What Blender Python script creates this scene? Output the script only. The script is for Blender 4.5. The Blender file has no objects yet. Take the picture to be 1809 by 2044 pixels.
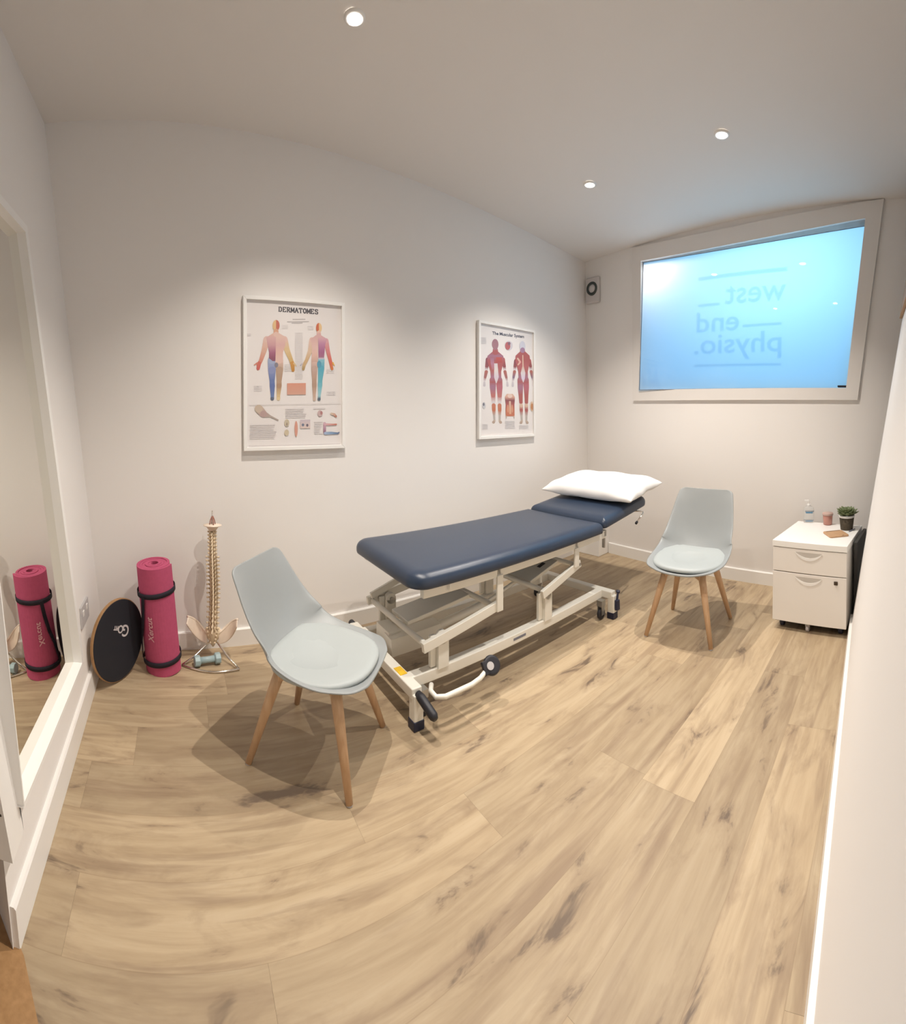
import bpy, bmesh, math, random
from mathutils import Vector, Matrix
random.seed(7)
SC = bpy.context.scene
COL = SC.collection

# ------------------------------------------------------------------ camera
cam_data = bpy.data.cameras.new('camera')
cam_data.type = 'PANO'
cam_data.panorama_type = 'CENTRAL_CYLINDRICAL'
FX, FY, CX, CY = 909.62, 939.92, 903.944, 827.998          # px per radian / px per unit height
cam_data.central_cylindrical_range_u_min = (0 - CX) / FX
cam_data.central_cylindrical_range_u_max = (1809 - CX) / FX
cam_data.central_cylindrical_range_v_min = -(2044 - CY) / FY
cam_data.central_cylindrical_range_v_max = CY / FY
cam_data.central_cylindrical_radius = 1.0
cam_data.clip_start = 0.01
cam = bpy.data.objects.new('camera', cam_data)
COL.objects.link(cam)
SC.camera = cam
YAW, PIT, ROL = 0.63572, -0.011474, 0.0021578
f_ = Vector((math.sin(YAW) * math.cos(PIT), math.cos(YAW) * math.cos(PIT), math.sin(PIT)))
r_ = Vector((math.cos(YAW), -math.sin(YAW), 0))
u_ = r_.cross(f_)
r2 = r_ * math.cos(ROL) + u_ * math.sin(ROL)
u2 = -r_ * math.sin(ROL) + u_ * math.cos(ROL)
M = Matrix.Identity(4)
for i in range(3):
    M[i][0] = r2[i]; M[i][1] = u2[i]; M[i][2] = -f_[i]
M.translation = (0.49586, -2.53967, 1.30)
cam.matrix_world = M

# ------------------------------------------------------------------ world, light, exposure
SC.view_settings.view_transform = 'Standard'
SC.view_settings.look = 'None'
SC.view_settings.gamma = 1
SC.view_settings.use_curve_mapping = False
SC.view_settings.exposure = 0.57
w = bpy.data.worlds.new('world'); SC.world = w
w.use_nodes = True
bg = w.node_tree.nodes['Background']
bg.inputs[0].default_value = (0.20, 0.50, 0.92, 1)
bg.inputs[1].default_value = 0.58
SC.cycles.max_bounces = 8
SC.cycles.diffuse_bounces = 5
SC.cycles.sample_clamp_indirect = 6

LAMP_COL = (1.0, 0.92, 0.83)
LAMP_W = 84
def lamp_light(name, loc, watts=LAMP_W):
    l = bpy.data.lights.new(name, 'SPOT')
    l.energy = watts; l.color = LAMP_COL
    l.spot_size = math.radians(109); l.spot_blend = 0.9
    l.shadow_soft_size = 0.010
    o = bpy.data.objects.new(name, l); COL.objects.link(o)
    o.location = loc
    return o
def outdoor_light(name, loc, target, sx, sy, watts, col):
    l = bpy.data.lights.new(name, 'AREA'); l.shape = 'RECTANGLE'
    l.size = sx; l.size_y = sy; l.energy = watts; l.color = col
    o = bpy.data.objects.new(name, l); COL.objects.link(o)
    o.location = loc
    o.rotation_euler = (Vector(target) - Vector(loc)).to_track_quat('-Z', 'Y').to_euler()
outdoor_light('daylight', (4.65, -1.75, 2.35), (3.93, -1.70, 2.15), 1.3, 0.5, 5.6, (0.46, 0.86, 1.0))
outdoor_light('street_lamp', (4.22, -0.60, 2.62), (4.0, -0.70, 2.42), 0.10, 0.10, 1.8, (1.0, 0.86, 0.76))

# ------------------------------------------------------------------ materials
def new_mat(name):
    m = bpy.data.materials.new(name); m.use_nodes = True
    nt = m.node_tree
    return m, nt, nt.nodes['Principled BSDF']
def sock(b, *names):
    for n in names:
        if n in b.inputs: return b.inputs[n]
def mat(name, col, rough=0.5, metal=0.0, bump=0.0, bscale=200, vary=0.0, vscale=6, spec=None, coat=0, trans=0, ior=None, alpha=None, sheen=0):
    m, nt, b = new_mat(name)
    b.inputs['Base Color'].default_value = (*col, 1)
    b.inputs['Roughness'].default_value = rough
    b.inputs['Metallic'].default_value = metal
    if spec is not None: b.inputs['Specular IOR Level'].default_value = spec
    if coat: b.inputs['Coat Weight'].default_value = coat; b.inputs['Coat Roughness'].default_value = 0.2
    if trans: b.inputs['Transmission Weight'].default_value = trans
    if ior: b.inputs['IOR'].default_value = ior
    if alpha is not None: b.inputs['Alpha'].default_value = alpha
    if sheen: b.inputs['Sheen Weight'].default_value = sheen
    if bump or vary:
        tc = nt.nodes.new('ShaderNodeTexCoord')
        if vary:
            n = nt.nodes.new('ShaderNodeTexNoise'); n.inputs['Scale'].default_value = vscale; n.inputs['Detail'].default_value = 4
            nt.links.new(tc.outputs['Object'], n.inputs['Vector'])
            mx = nt.nodes.new('ShaderNodeMix'); mx.data_type = 'RGBA'
            mx.inputs[6].default_value = (*[c * (1 - vary) for c in col], 1)
            mx.inputs[7].default_value = (*[min(1, c * (1 + vary)) for c in col], 1)
            nt.links.new(n.outputs['Fac'], mx.inputs[0]); nt.links.new(mx.outputs[2], b.inputs['Base Color'])
        if bump:
            n2 = nt.nodes.new('ShaderNodeTexNoise'); n2.inputs['Scale'].default_value = bscale; n2.inputs['Detail'].default_value = 3
            nt.links.new(tc.outputs['Object'], n2.inputs['Vector'])
            bp = nt.nodes.new('ShaderNodeBump'); bp.inputs['Strength'].default_value = bump; bp.inputs['Distance'].default_value = 0.002
            nt.links.new(n2.outputs['Fac'], bp.inputs['Height']); nt.links.new(bp.outputs[0], b.inputs['Normal'])
    return m
def attr_mat(name, rough=0.5, spec=0.3):
    m, nt, b = new_mat(name)
    a = nt.nodes.new('ShaderNodeAttribute'); a.attribute_name = 'Col'
    nt.links.new(a.outputs['Color'], b.inputs['Base Color'])
    b.inputs['Roughness'].default_value = rough; b.inputs['Specular IOR Level'].default_value = spec
    return m
def emit_mat(name, col, s):
    m = bpy.data.materials.new(name); m.use_nodes = True; nt = m.node_tree
    nt.nodes.remove(nt.nodes['Principled BSDF'])
    e = nt.nodes.new('ShaderNodeEmission'); e.inputs[0].default_value = (*col, 1); e.inputs[1].default_value = s
    nt.links.new(e.outputs[0], nt.nodes['Material Output'].inputs[0])
    return m

WALL = mat('wall_paint', (0.83, 0.80, 0.772), 0.75, bump=0.05, bscale=350, spec=0.25)
CEIL = mat('ceiling_paint', (0.78, 0.75, 0.72), 0.85, bump=0.04, bscale=300, spec=0.2)
TRIM = mat('white_gloss_trim', (0.84, 0.82, 0.79), 0.32, bump=0.02, bscale=90)
WHITE_METAL = mat('cream_powder_coat', (0.80, 0.775, 0.70), 0.35, bump=0.02, bscale=400)
GREY_METAL = mat('grey_metal', (0.45, 0.44, 0.42), 0.35, 0.8)
CHROME = mat('chrome', (0.75, 0.70, 0.64), 0.12, 1.0)
NAVY = mat('navy_vinyl', (0.021, 0.036, 0.068), 0.34, bump=0.12, bscale=900, spec=0.55, vary=0.08, vscale=30)
RUBBER = mat('black_rubber', (0.016, 0.016, 0.022), 0.5, bump=0.1, bscale=300)
DARK_BLUE = mat('dark_blue_plastic', (0.014, 0.016, 0.04), 0.45)
SHELL = mat('grey_shell_plastic', (0.315, 0.334, 0.338), 0.42, bump=0.02, bscale=600)
PAD = mat('grey_leatherette', (0.41, 0.445, 0.445), 0.5, bump=0.15, bscale=700)
PINK = mat('pink_foam', (0.49, 0.092, 0.178), 0.85, bump=0.35, bscale=260, vary=0.1, vscale=60, spec=0.15)
STRAP = mat('black_strap', (0.014, 0.010, 0.020), 0.8, bump=0.2, bscale=500)
BOARD_TOP = mat('black_grip', (0.012, 0.013, 0.020), 0.75, bump=0.4, bscale=900)
PLY = mat('ply_edge', (0.36, 0.20, 0.085), 0.5, vary=0.2, vscale=40)
BONE = mat('bone_plastic', (0.74, 0.60, 0.42), 0.5, vary=0.12, vscale=40, bump=0.1, bscale=150)
PALE_BONE = mat('pale_bone_plastic', (0.80, 0.67, 0.55), 0.5, vary=0.06, vscale=30)
NERVE = mat('red_brown_cord', (0.34, 0.12, 0.08), 0.5)
DUMB = mat('grey_blue_vinyl', (0.33, 0.44, 0.46), 0.4, bump=0.05, bscale=300)
LINEN = mat('white_cotton', (0.90, 0.89, 0.88), 0.85, bump=0.1, bscale=500, sheen=0.2)
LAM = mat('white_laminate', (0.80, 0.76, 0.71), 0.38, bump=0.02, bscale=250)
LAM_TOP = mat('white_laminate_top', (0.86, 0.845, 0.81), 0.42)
FRAME_W = mat('white_frame', (0.86, 0.845, 0.82), 0.35, bump=0.02, bscale=150)
PRINT = attr_mat('printed_paper', 0.30, 0.4)
DARK = mat('dark_grey_board', (0.035, 0.034, 0.032), 0.6, bump=0.1, bscale=100)
WHITE_PRINT = mat('white_print', (0.62, 0.58, 0.58), 0.6)
PINK_PRINT = mat('pale_pink_print', (0.74, 0.42, 0.46), 0.6)
YELLOW = mat('yellow_sticker', (0.80, 0.50, 0.03), 0.5, vary=0.15, vscale=120)
LABEL_GREY = mat('grey_label', (0.18, 0.19, 0.24), 0.5)
GREEN = mat('succulent_leaf', (0.14, 0.175, 0.075), 0.55, vary=0.45, vscale=50)
SOIL = mat('dark_soil', (0.075, 0.058, 0.036), 0.8, bump=0.6, bscale=200, vary=0.4, vscale=120)
PINK_JAR = mat('pink_wax_glass', (0.52, 0.235, 0.185), 0.2, coat=0.4)
PINK_LID = mat('pink_grey_lid', (0.52, 0.36, 0.31), 0.35)
CLEAR = mat('clear_plastic', (0.90, 0.90, 0.89), 0.12, trans=0.75, ior=1.3)
BLUE_INK = mat('blue_ink', (0.10, 0.25, 0.40), 0.5)
LEATHER = mat('tan_case', (0.50, 0.30, 0.16), 0.55, vary=0.15, vscale=40)
SLIT = mat('dark_slit', (0.05, 0.03, 0.015), 0.6)
MIRROR = mat('mirror_silver', (0.86, 0.85, 0.80), 0.0, 1.0)
SOCK = mat('grey_socket_plate', (0.47, 0.45, 0.45), 0.4)
VENT = mat('vent_plastic', (0.60, 0.56, 0.55), 0.45)
VENT_RING = mat('vent_ring', (0.05, 0.06, 0.055), 0.4)
OAK = None
def oak_mat(name, c1, c2, scale=1.0, rough=0.45):
    m, nt, b = new_mat(name)
    tc = nt.nodes.new('ShaderNodeTexCoord'); mp = nt.nodes.new('ShaderNodeMapping')
    mp.inputs['Scale'].default_value = (40 * scale, 40 * scale, 4 * scale)
    n = nt.nodes.new('ShaderNodeTexNoise'); n.inputs['Scale'].default_value = 1.5; n.inputs['Detail'].default_value = 6
    cr = nt.nodes.new('ShaderNodeValToRGB')
    cr.color_ramp.elements[0].color = (*c1, 1); cr.color_ramp.elements[1].color = (*c2, 1)
    cr.color_ramp.elements[0].position = 0.3; cr.color_ramp.elements[1].position = 0.7
    nt.links.new(tc.outputs['Object'], mp.inputs[0]); nt.links.new(mp.outputs[0], n.inputs['Vector'])
    nt.links.new(n.outputs['Fac'], cr.inputs[0]); nt.links.new(cr.outputs[0], b.inputs['Base Color'])
    b.inputs['Roughness'].default_value = rough
    return m
BEECH = oak_mat('beech_leg', (0.53, 0.325, 0.185), (0.64, 0.43, 0.26))
OAK = oak_mat('oak_trim', (0.34, 0.185, 0.075), (0.44, 0.25, 0.11))
LENS = emit_mat('lamp_lens', (1.0, 0.93, 0.86), 45)

def floor_material():
    m, nt, b = new_mat('oak_floor')
    L = nt.links.new; N = nt.nodes.new
    uv = N('ShaderNodeUVMap'); uv.uv_map = 'UVMap'
    sd = N('ShaderNodeAttribute'); sd.attribute_name = 'Seed'
    sep = N('ShaderNodeSeparateXYZ'); L(uv.outputs[0], sep.inputs[0])
    sepc = N('ShaderNodeSeparateColor'); L(sd.outputs['Color'], sepc.inputs[0])
    def math_(op, a, b_=None, c=None):
        n = N('ShaderNodeMath'); n.operation = op
        for i, x in enumerate((a, b_, c)):
            if x is None: continue
            if isinstance(x, (int, float)): n.inputs[i].default_value = x
            else: L(x, n.inputs[i])
        return n.outputs[0]
    seed = math_('MULTIPLY', sepc.outputs[0], 91.0)
    def vec(sx, sy):
        c = N('ShaderNodeCombineXYZ')
        L(math_('MULTIPLY', sep.outputs[0], sx), c.inputs[0]); L(math_('MULTIPLY', sep.outputs[1], sy), c.inputs[1]); L(seed, c.inputs[2])
        return c.outputs[0]
    def noise(v, scale=1, detail=4, rough=0.55, dist=0.0):
        n = N('ShaderNodeTexNoise'); n.inputs['Scale'].default_value = scale; n.inputs['Detail'].default_value = detail
        n.inputs['Roughness'].default_value = rough; n.inputs['Distortion'].default_value = dist
        L(v, n.inputs['Vector']); return n.outputs['Fac']
    def ramp(f, stops):
        c = N('ShaderNodeValToRGB')
        while len(c.color_ramp.elements) < len(stops): c.color_ramp.elements.new(0.5)
        for e, (p, col) in zip(c.color_ramp.elements, stops): e.position = p; e.color = (*col, 1)
        L(f, c.inputs[0]); return c.outputs[0]
    def mix(f, a, b_, mode='MIX'):
        x = N('ShaderNodeMix'); x.data_type = 'RGBA'; x.blend_type = mode
        if isinstance(f, (int, float)): x.inputs[0].default_value = f
        else: L(f, x.inputs[0])
        for i, q in ((6, a), (7, b_)):
            if isinstance(q, tuple): x.inputs[i].default_value = (*q, 1)
            else: L(q, x.inputs[i])
        return x.outputs[2]
    grain = noise(vec(2.2, 26), 1, 6, 0.6, 0.4)
    base = ramp(grain, [(0.28, (0.37, 0.272, 0.168)), (0.55, (0.50, 0.388, 0.253)), (0.8, (0.58, 0.468, 0.322))])
    soft = noise(vec(1.3, 5), 1, 3, 0.5)
    base = mix(math_('MULTIPLY', soft, 0.55), base, (0.39, 0.292, 0.182))
    # tone of each board
    tone = math_('MULTIPLY_ADD', sepc.outputs[1], 0.24, 0.82)
    tcol = N('ShaderNodeCombineColor'); [L(tone, tcol.inputs[i]) for i in range(3)]
    base = mix(1.0, base, tcol.outputs[0], 'MULTIPLY')
    # long dark streaks and knots
    streak = noise(vec(1.5, 15), 1.0, 4, 0.6, 0.4)
    sm = N('ShaderNodeMapRange'); sm.inputs[1].default_value = 0.52; sm.inputs[2].default_value = 0.72; L(streak, sm.inputs[0])
    base = mix(math_('MULTIPLY', sm.outputs[0], 0.72), base, (0.245, 0.168, 0.108))
    knot = noise(vec(3.3, 9.5), 1.0, 5, 0.62, 0.6)
    km = N('ShaderNodeMapRange'); km.inputs[1].default_value = 0.615; km.inputs[2].default_value = 0.70; L(knot, km.inputs[0])
    kh = N('ShaderNodeMapRange'); kh.inputs[1].default_value = 0.495; kh.inputs[2].default_value = 0.72; L(knot, kh.inputs[0])
    base = mix(math_('MULTIPLY', kh.outputs[0], 0.62), base, (0.235, 0.16, 0.10))
    base = mix(math_('MULTIPLY', km.outputs[0], 0.80), base, (0.12, 0.085, 0.062))
    # joints
    v = sepc.outputs[2]
    e1 = math_('MINIMUM', sep.outputs[1], math_('SUBTRACT', 0.21, sep.outputs[1]))
    ed = N('ShaderNodeMapRange'); ed.inputs[1].default_value = 0.0004; ed.inputs[2].default_value = 0.0016
    ed.inputs[3].default_value = 1; ed.inputs[4].default_value = 0; L(e1, ed.inputs[0])
    base = mix(math_('MULTIPLY', ed.outputs[0], 0.30), base, (0.20, 0.13, 0.07))
    L(base, b.inputs['Base Color'])
    b.inputs['Roughness'].default_value = 0.46
    b.inputs['Specular IOR Level'].default_value = 0.35
    bp = N('ShaderNodeBump'); bp.inputs['Strength'].default_value = 0.08; bp.inputs['Distance'].default_value = 0.002
    L(grain, bp.inputs['Height']); L(bp.outputs[0], b.inputs['Normal'])
    return m
FLOOR = floor_material()
WINTRIM = mat('window_trim_paint', (0.78, 0.745, 0.71), 0.55, bump=0.03, bscale=200)

def pane_material():
    m = bpy.data.materials.new('frosted_glass'); m.use_nodes = True; nt = m.node_tree
    nt.nodes.remove(nt.nodes['Principled BSDF'])
    t = nt.nodes.new('ShaderNodeBsdfTranslucent'); t.inputs[0].default_value = (0.86, 0.95, 1.0, 1)
    g = nt.nodes.new('ShaderNodeBsdfGlossy'); g.inputs['Roughness'].default_value = 0.02
    mx = nt.nodes.new('ShaderNodeMixShader'); mx.inputs[0].default_value = 0.085
    nt.links.new(t.outputs[0], mx.inputs[1]); nt.links.new(g.outputs[0], mx.inputs[2])
    nt.links.new(mx.outputs[0], nt.nodes['Material Output'].inputs[0])
    return m
PANE = pane_material()
def film_material():
    m = bpy.data.materials.new('vinyl_letter_film'); m.use_nodes = True; nt = m.node_tree
    nt.nodes.remove(nt.nodes['Principled BSDF'])
    t = nt.nodes.new('ShaderNodeBsdfTransparent'); t.inputs[0].default_value = (0.72, 0.80, 0.86, 1)
    nt.links.new(t.outputs[0], nt.nodes['Material Output'].inputs[0])
    return m
FILM = film_material()

# ------------------------------------------------------------------ helpers
def obj(name, bm, m, parent=None, smooth=False, bevel=0, subsurf=0, seg=2):
    me = bpy.data.meshes.new(name)
    bmesh.ops.recalc_face_normals(bm, faces=bm.faces)
    bm.to_mesh(me); bm.free()
    for x in (m if isinstance(m, (list, tuple)) else [m]): me.materials.append(x)
    o = bpy.data.objects.new(name, me); COL.objects.link(o)
    if parent is not None: o.parent = parent
    if smooth:
        for p in me.polygons: p.use_smooth = True
    if bevel:
        b = o.modifiers.new('bevel', 'BEVEL'); b.width = bevel; b.segments = seg; b.limit_method = 'ANGLE'
        for p in me.polygons: p.use_smooth = True
        wn = o.modifiers.new('wn', 'WEIGHTED_NORMAL'); wn.keep_sharp = True
    if subsurf:
        s = o.modifiers.new('sub', 'SUBSURF'); s.levels = subsurf; s.render_levels = subsurf
    return o
def thing(name, label, cat, loc=(0, 0, 0), rotz=0, group=None):
    o = bpy.data.objects.new(name, None); COL.objects.link(o)
    o.location = loc; o.rotation_euler = (0, 0, rotz)
    o.empty_display_size = 0.1
    o['label'] = label; o['category'] = cat
    if group: o['group'] = group
    return o
def tag(o, label, cat, group=None):
    o['label'] = label; o['category'] = cat
    if group: o['group'] = group
    return o
def structure(o, label=None, cat=None):
    o['kind'] = 'structure'
    if label: o['label'] = label
    if cat: o['category'] = cat
    return o
def hexa(bm, lo, hi):            # 4 lower + 4 upper points
    a = [bm.verts.new(p) for p in lo]; b = [bm.verts.new(p) for p in hi]
    n = len(a)
    bm.faces.new(a[::-1]); bm.faces.new(b)
    for i in range(n): bm.faces.new((a[i], a[(i + 1) % n], b[(i + 1) % n], b[i]))
def box(bm, x0, x1, y0, y1, z0, z1, mtx=None):
    q = [(x0, y0), (x1, y0), (x1, y1), (x0, y1)]
    lo = [Vector((x, y, z0)) for x, y in q]; hi = [Vector((x, y, z1)) for x, y in q]
    if mtx is not None: lo = [mtx @ p for p in lo]; hi = [mtx @ p for p in hi]
    hexa(bm, lo, hi)
def frame_from(d, up=Vector((0, 0, 1))):
    d = Vector(d).normalized()
    if abs(d.dot(up)) > 0.98: up = Vector((0, 1, 0))
    s = d.cross(up).normalized(); t = s.cross(d)
    return s, t
def bar(bm, p0, p1, wd, ht):        # rectangular bar; ht is measured upwards
    p0 = Vector(p0); p1 = Vector(p1); s, t = frame_from(p1 - p0)
    q = [(-1, -1), (1, -1), (1, 1), (-1, 1)]
    hexa(bm, [p0 + s * a * wd / 2 + t * b * ht / 2 for a, b in q], [p1 + s * a * wd / 2 + t * b * ht / 2 for a, b in q])
def tube(bm, pts, rad, n=12, close=False, caps=True):
    pts = [Vector(p) for p in pts]; rings = []
    rads = rad if isinstance(rad, (list, tuple)) else [rad] * len(pts)
    m_ = len(pts); prev = None
    for i, p in enumerate(pts):
        if close: d = pts[(i + 1) % m_] - pts[i - 1]
        else: d = pts[min(i + 1, m_ - 1)] - pts[max(i - 1, 0)]
        s, t = frame_from(d)
        if prev is not None:
            dn = d.normalized(); s = (prev - dn * prev.dot(dn)).normalized(); t = s.cross(dn)
        prev = s
        rings.append([bm.verts.new(p + (s * math.cos(2 * math.pi * k / n) + t * math.sin(2 * math.pi * k / n)) * rads[i]) for k in range(n)])
    for i in range(m_ if close else m_ - 1):
        a = rings[i]; b = rings[(i + 1) % m_]
        for k in range(n): bm.faces.new((a[k], a[(k + 1) % n], b[(k + 1) % n], b[k]))
    if caps and not close: bm.faces.new(rings[0][::-1]); bm.faces.new(rings[-1])
def lathe(bm, prof, n=24, mtx=None, cap=True):
    rings = []
    for r, z in prof:
        ring = []
        for k in range(n):
            a = 2 * math.pi * k / n; p = Vector((r * math.cos(a), r * math.sin(a), z))
            ring.append(bm.verts.new(mtx @ p if mtx is not None else p))
        rings.append(ring)
    for a, b in zip(rings, rings[1:]):
        for k in range(n): bm.faces.new((a[k], a[(k + 1) % n], b[(k + 1) % n], b[k]))
    if cap: bm.faces.new(rings[0][::-1]); bm.faces.new(rings[-1])
def prism(bm, pts, off):
    pts = [Vector(p) for p in pts]; off = Vector(off)
    hexa(bm, pts, [p + off for p in pts])
def ellipsoid(bm, c, rx, ry, rz, mtx=None, seg=12, rings=8):
    mm = Matrix.Translation(Vector(c)) @ (mtx if mtx is not None else Matrix.Identity(4)) @ Matrix.Diagonal((rx, ry, rz, 1))
    bmesh.ops.create_uvsphere(bm, u_segments=seg, v_segments=rings, radius=1, matrix=mm)
def text_mesh(body, size, extrude=0.0, bold=0.0, align='LEFT', shear=0.0):
    c = bpy.data.curves.new('t', 'FONT'); c.body = body; c.size = size; c.extrude = extrude
    c.offset = bold; c.align_x = align; c.shear = shear; c.resolution_u = 4
    o = bpy.data.objects.new('t', c); COL.objects.link(o)
    bpy.context.view_layer.update()
    dg = bpy.context.evaluated_depsgraph_get()
    me = bpy.data.meshes.new_from_object(o.evaluated_get(dg))
    bpy.data.objects.remove(o); bpy.data.curves.remove(c)
    return me
def add_mesh(bm, me, fn):
    vs = [bm.verts.new(fn(v.co)) for v in me.vertices]
    fs = []
    for p in me.polygons:
        try: fs.append(bm.faces.new([vs[i] for i in p.vertices]))
        except ValueError: pass
    bpy.data.meshes.remove(me)
    return fs

# ------------------------------------------------------------------ the room shell (its walls are a little out of true)
L0, WA, WB = 4.0438, 0.09477, -0.02324
BA, BB = 0.02829, 0.00711
LA, LB = 0.02413, -0.11386
H0, CE, CF = 2.82892, -0.05065, -0.03165
def win_x(y, z): return L0 + WA * y + WB * (z - 1.4)
def back_y(x, z): return BA * x + BB * (z - 1.4)
def left_x(y, z): return LA * y + LB * (z - 1.4)
def right_y(x, z): return -2.4255 + 0.01416 * x - 0.1616 * z
def ceil_z(x, y): return H0 + CE * (x - 1.9) + CF * (y + 1.2)
YB = -3.35       # far end of the window wall recess
def on_win(y, z, off=0): return Vector((win_x(y, z) - off, y, z))
def on_back(x, z, off=0): return Vector((x, back_y(x, z) - off, z))
def on_left(y, z, off=0): return Vector((left_x(y, z) + off, y, z))

# floor: separate boards laid along the poster wall
def build_floor():
    bm = bmesh.new(); uvl = bm.loops.layers.uv.new('UVMap'); cl = bm.loops.layers.float_color.new('Seed')
    PW = 0.21; rng = random.Random(11)
    y = 0.45 - PW * 0.0
    y = -1.45 + PW * 9
    starts = {}
    while y > -3.7:
        x = -1.2 - rng.uniform(0, 1.4)
        while x < 4.4:
            ln = rng.choice((1.22, 1.22, 1.5))
            x1 = x + ln
            s = (rng.random(), rng.random(), 0, 1); u0 = rng.uniform(0, 20); flip = rng.random() < 0.5
            vs = [bm.verts.new((a, b, 0)) for a, b in ((x, y - PW), (x1, y - PW), (x1, y), (x, y))]
            f = bm.faces.new(vs)
            for lp, (a, b) in zip(f.loops, ((0, 0), (ln, 0), (ln, PW), (0, PW))):
                lp[uvl].uv = (u0 + (ln - a if flip else a), b); lp[cl] = s
            x = x1 + 0.0004
        y -= PW
    # dark substrate closing the hairline joints from below
    me = bpy.data.meshes.new('floor'); bm.to_mesh(me); bm.free(); me.materials.append(FLOOR)
    o = bpy.data.objects.new('floor', me); COL.objects.link(o)
    o.rotation_euler = (0, 0, math.radians(-2.0)); o.location = (0, 0, 0)
    structure(o)
    b2 = bmesh.new(); box(b2, -1.4, 4.6, -3.8, 0.6, -0.06, -0.002)
    structure(obj('trim_1', b2, SLIT))
build_floor()

bm = bmesh.new()
cs = [(-1.1, 0.4), (4.35, 0.4), (4.35, -3.6), (-1.1, -3.6)]
hexa(bm, [(x, y, ceil_z(x, y)) for x, y in cs], [(x, y, ceil_z(x, y) + 0.1) for x, y in cs])
structure(obj('ceiling', bm, CEIL))
# poster wall
bm = bmesh.new()
prism(bm, [on_back(-0.5, -0.05), on_back(4.4, -0.05), on_back(4.4, 3.05), on_back(-0.5, 3.05)], (0, 0.1, 0))
structure(obj('wall_back', bm, WALL))
# mirror wall
bm = bmesh.new()
hexa(bm, [on_left(0.12, -0.05), on_left(-1.482, -0.05), on_left(-1.482, 3.1), on_left(0.12, 3.1)],
     [on_left(0.12, -0.05, -0.34), on_left(-1.115, -0.05, -0.34), on_left(-1.115, 3.1, -0.34), on_left(0.12, 3.1, -0.34)])
structure(obj('wall_left', bm, WALL))
# window wall with its opening
GL = {'tl': (-0.545, 2.56), 'tr': (-2.43, 2.645), 'br': (-2.30, 1.47), 'bl': (-0.53, 1.472)}
def sagged(quad, sag, n=10):          # outline starting at the top left, its head dipping slightly at mid-span
    (ay, az), (by, bz) = quad['tl'], quad['tr']
    top = [(ay + (by - ay) * k / n, az + (bz - az) * k / n - 4 * sag * (k / n) * (1 - k / n)) for k in range(n + 1)]
    return top + [quad['br'], quad['bl']]
SAG = 0.042
bm = bmesh.new()
outer = [(0.25, 3.05), (YB, 3.05), (YB, -0.05), (0.25, -0.05)]
inner = sagged(GL, SAG)
NT = len(inner) - 2
outer = [(0.25 + (YB - 0.25) * k / (NT - 1), 3.05) for k in range(NT)] + [(YB, -0.05), (0.25, -0.05)]
fo = [bm.verts.new(on_win(*p)) for p in outer]; fi = [bm.verts.new(on_win(*p)) for p in inner]
bo = [bm.verts.new(on_win(p[0], p[1], -0.12)) for p in outer]; bi = [bm.verts.new(on_win(p[0], p[1], -0.12)) for p in inner]
for i in range(NT + 2):
    j = (i + 1) % (NT + 2)
    bm.faces.new((fo[i], fo[j], fi[j], fi[i])); bm.faces.new((bo[i], bi[i], bi[j], bo[j]))
    bm.faces.new((fi[i], fi[j], bi[j], bi[i])); bm.faces.new((fo[i], bo[i], bo[j], fo[j]))
structure(obj('wall_window', bm, WALL))
# near wall on the right, ending in a free edge beside the cabinet
bm = bmesh.new()
def rw(x, z, off=0): return Vector((x, right_y(x, z) + off, z))
prism(bm, [rw(-0.3, -0.05), rw(3.31, -0.05), rw(3.31, 3.0), rw(-0.3, 3.0)], (0, -0.12, 0))
structure(obj('wall_right', bm, WALL, bevel=0.012))
# lobby walls behind the camera
bm = bmesh.new(); box(bm, -1.1, -1.0, -3.6, 0.3, -0.05, 3.1); structure(obj('wall_lobby', bm, WALL))
bm = bmesh.new(); box(bm, -1.1, 4.3, -3.62, -3.52, -0.05, 3.15); structure(obj('wall_front', bm, WALL))

# skirting boards
def skirt(name, p0, p1, inw, h=0.095, t=0.016, lean=0.0):
    bm = bmesh.new(); inw = Vector(inw)
    p0 = Vector(p0); p1 = Vector(p1); up = Vector((lean * h, 0, h))
    prof = [Vector((0, 0, 0)), inw * t, inw * t + up * (1 - 0.006 / h), inw * (t - 0.005) + up, up]
    hexa(bm, [p0 + q for q in prof], [p1 + q for q in prof])
    return structure(obj(name, bm, TRIM))
skirt('baseboard_back', on_back(0.10, 0.0), on_back(3.89, 0.0), (0, -1, 0))
skirt('baseboard_window', on_win(-0.155, 0.0), on_win(YB, 0.0), (-1, 0, 0))
skirt('baseboard_left', on_left(0.0, 0.0), on_left(-1.476, 0.0), (1, 0, 0), h=0.10, lean=LB)
bm = bmesh.new()
prism(bm, [rw(-0.3, 0.0), rw(3.305, 0.0), rw(3.305, 0.09), rw(-0.3, 0.09)], (0, 0.016, 0))
structure(obj('baseboard_right', bm, TRIM))
# boxed-in pipe in the corner behind the couch
bm = bmesh.new(); box(bm, 3.895, 4.16, -0.15, 0.09, 0.0, 0.46)
structure(obj('trim_2', bm, TRIM, bevel=0.004))
# oak threshold in the doorway
bm = bmesh.new()
prism(bm, [(-0.35, -1.20, -0.001), (0.05, -1.385, -0.001), (0.152, -1.485, -0.001), (0.26, -1.66, -0.001), (0.10, -1.95, -0.001), (-0.6, -1.9, -0.001)], (0, 0, 0.006))
structure(obj('trim_3', bm, OAK))

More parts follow.
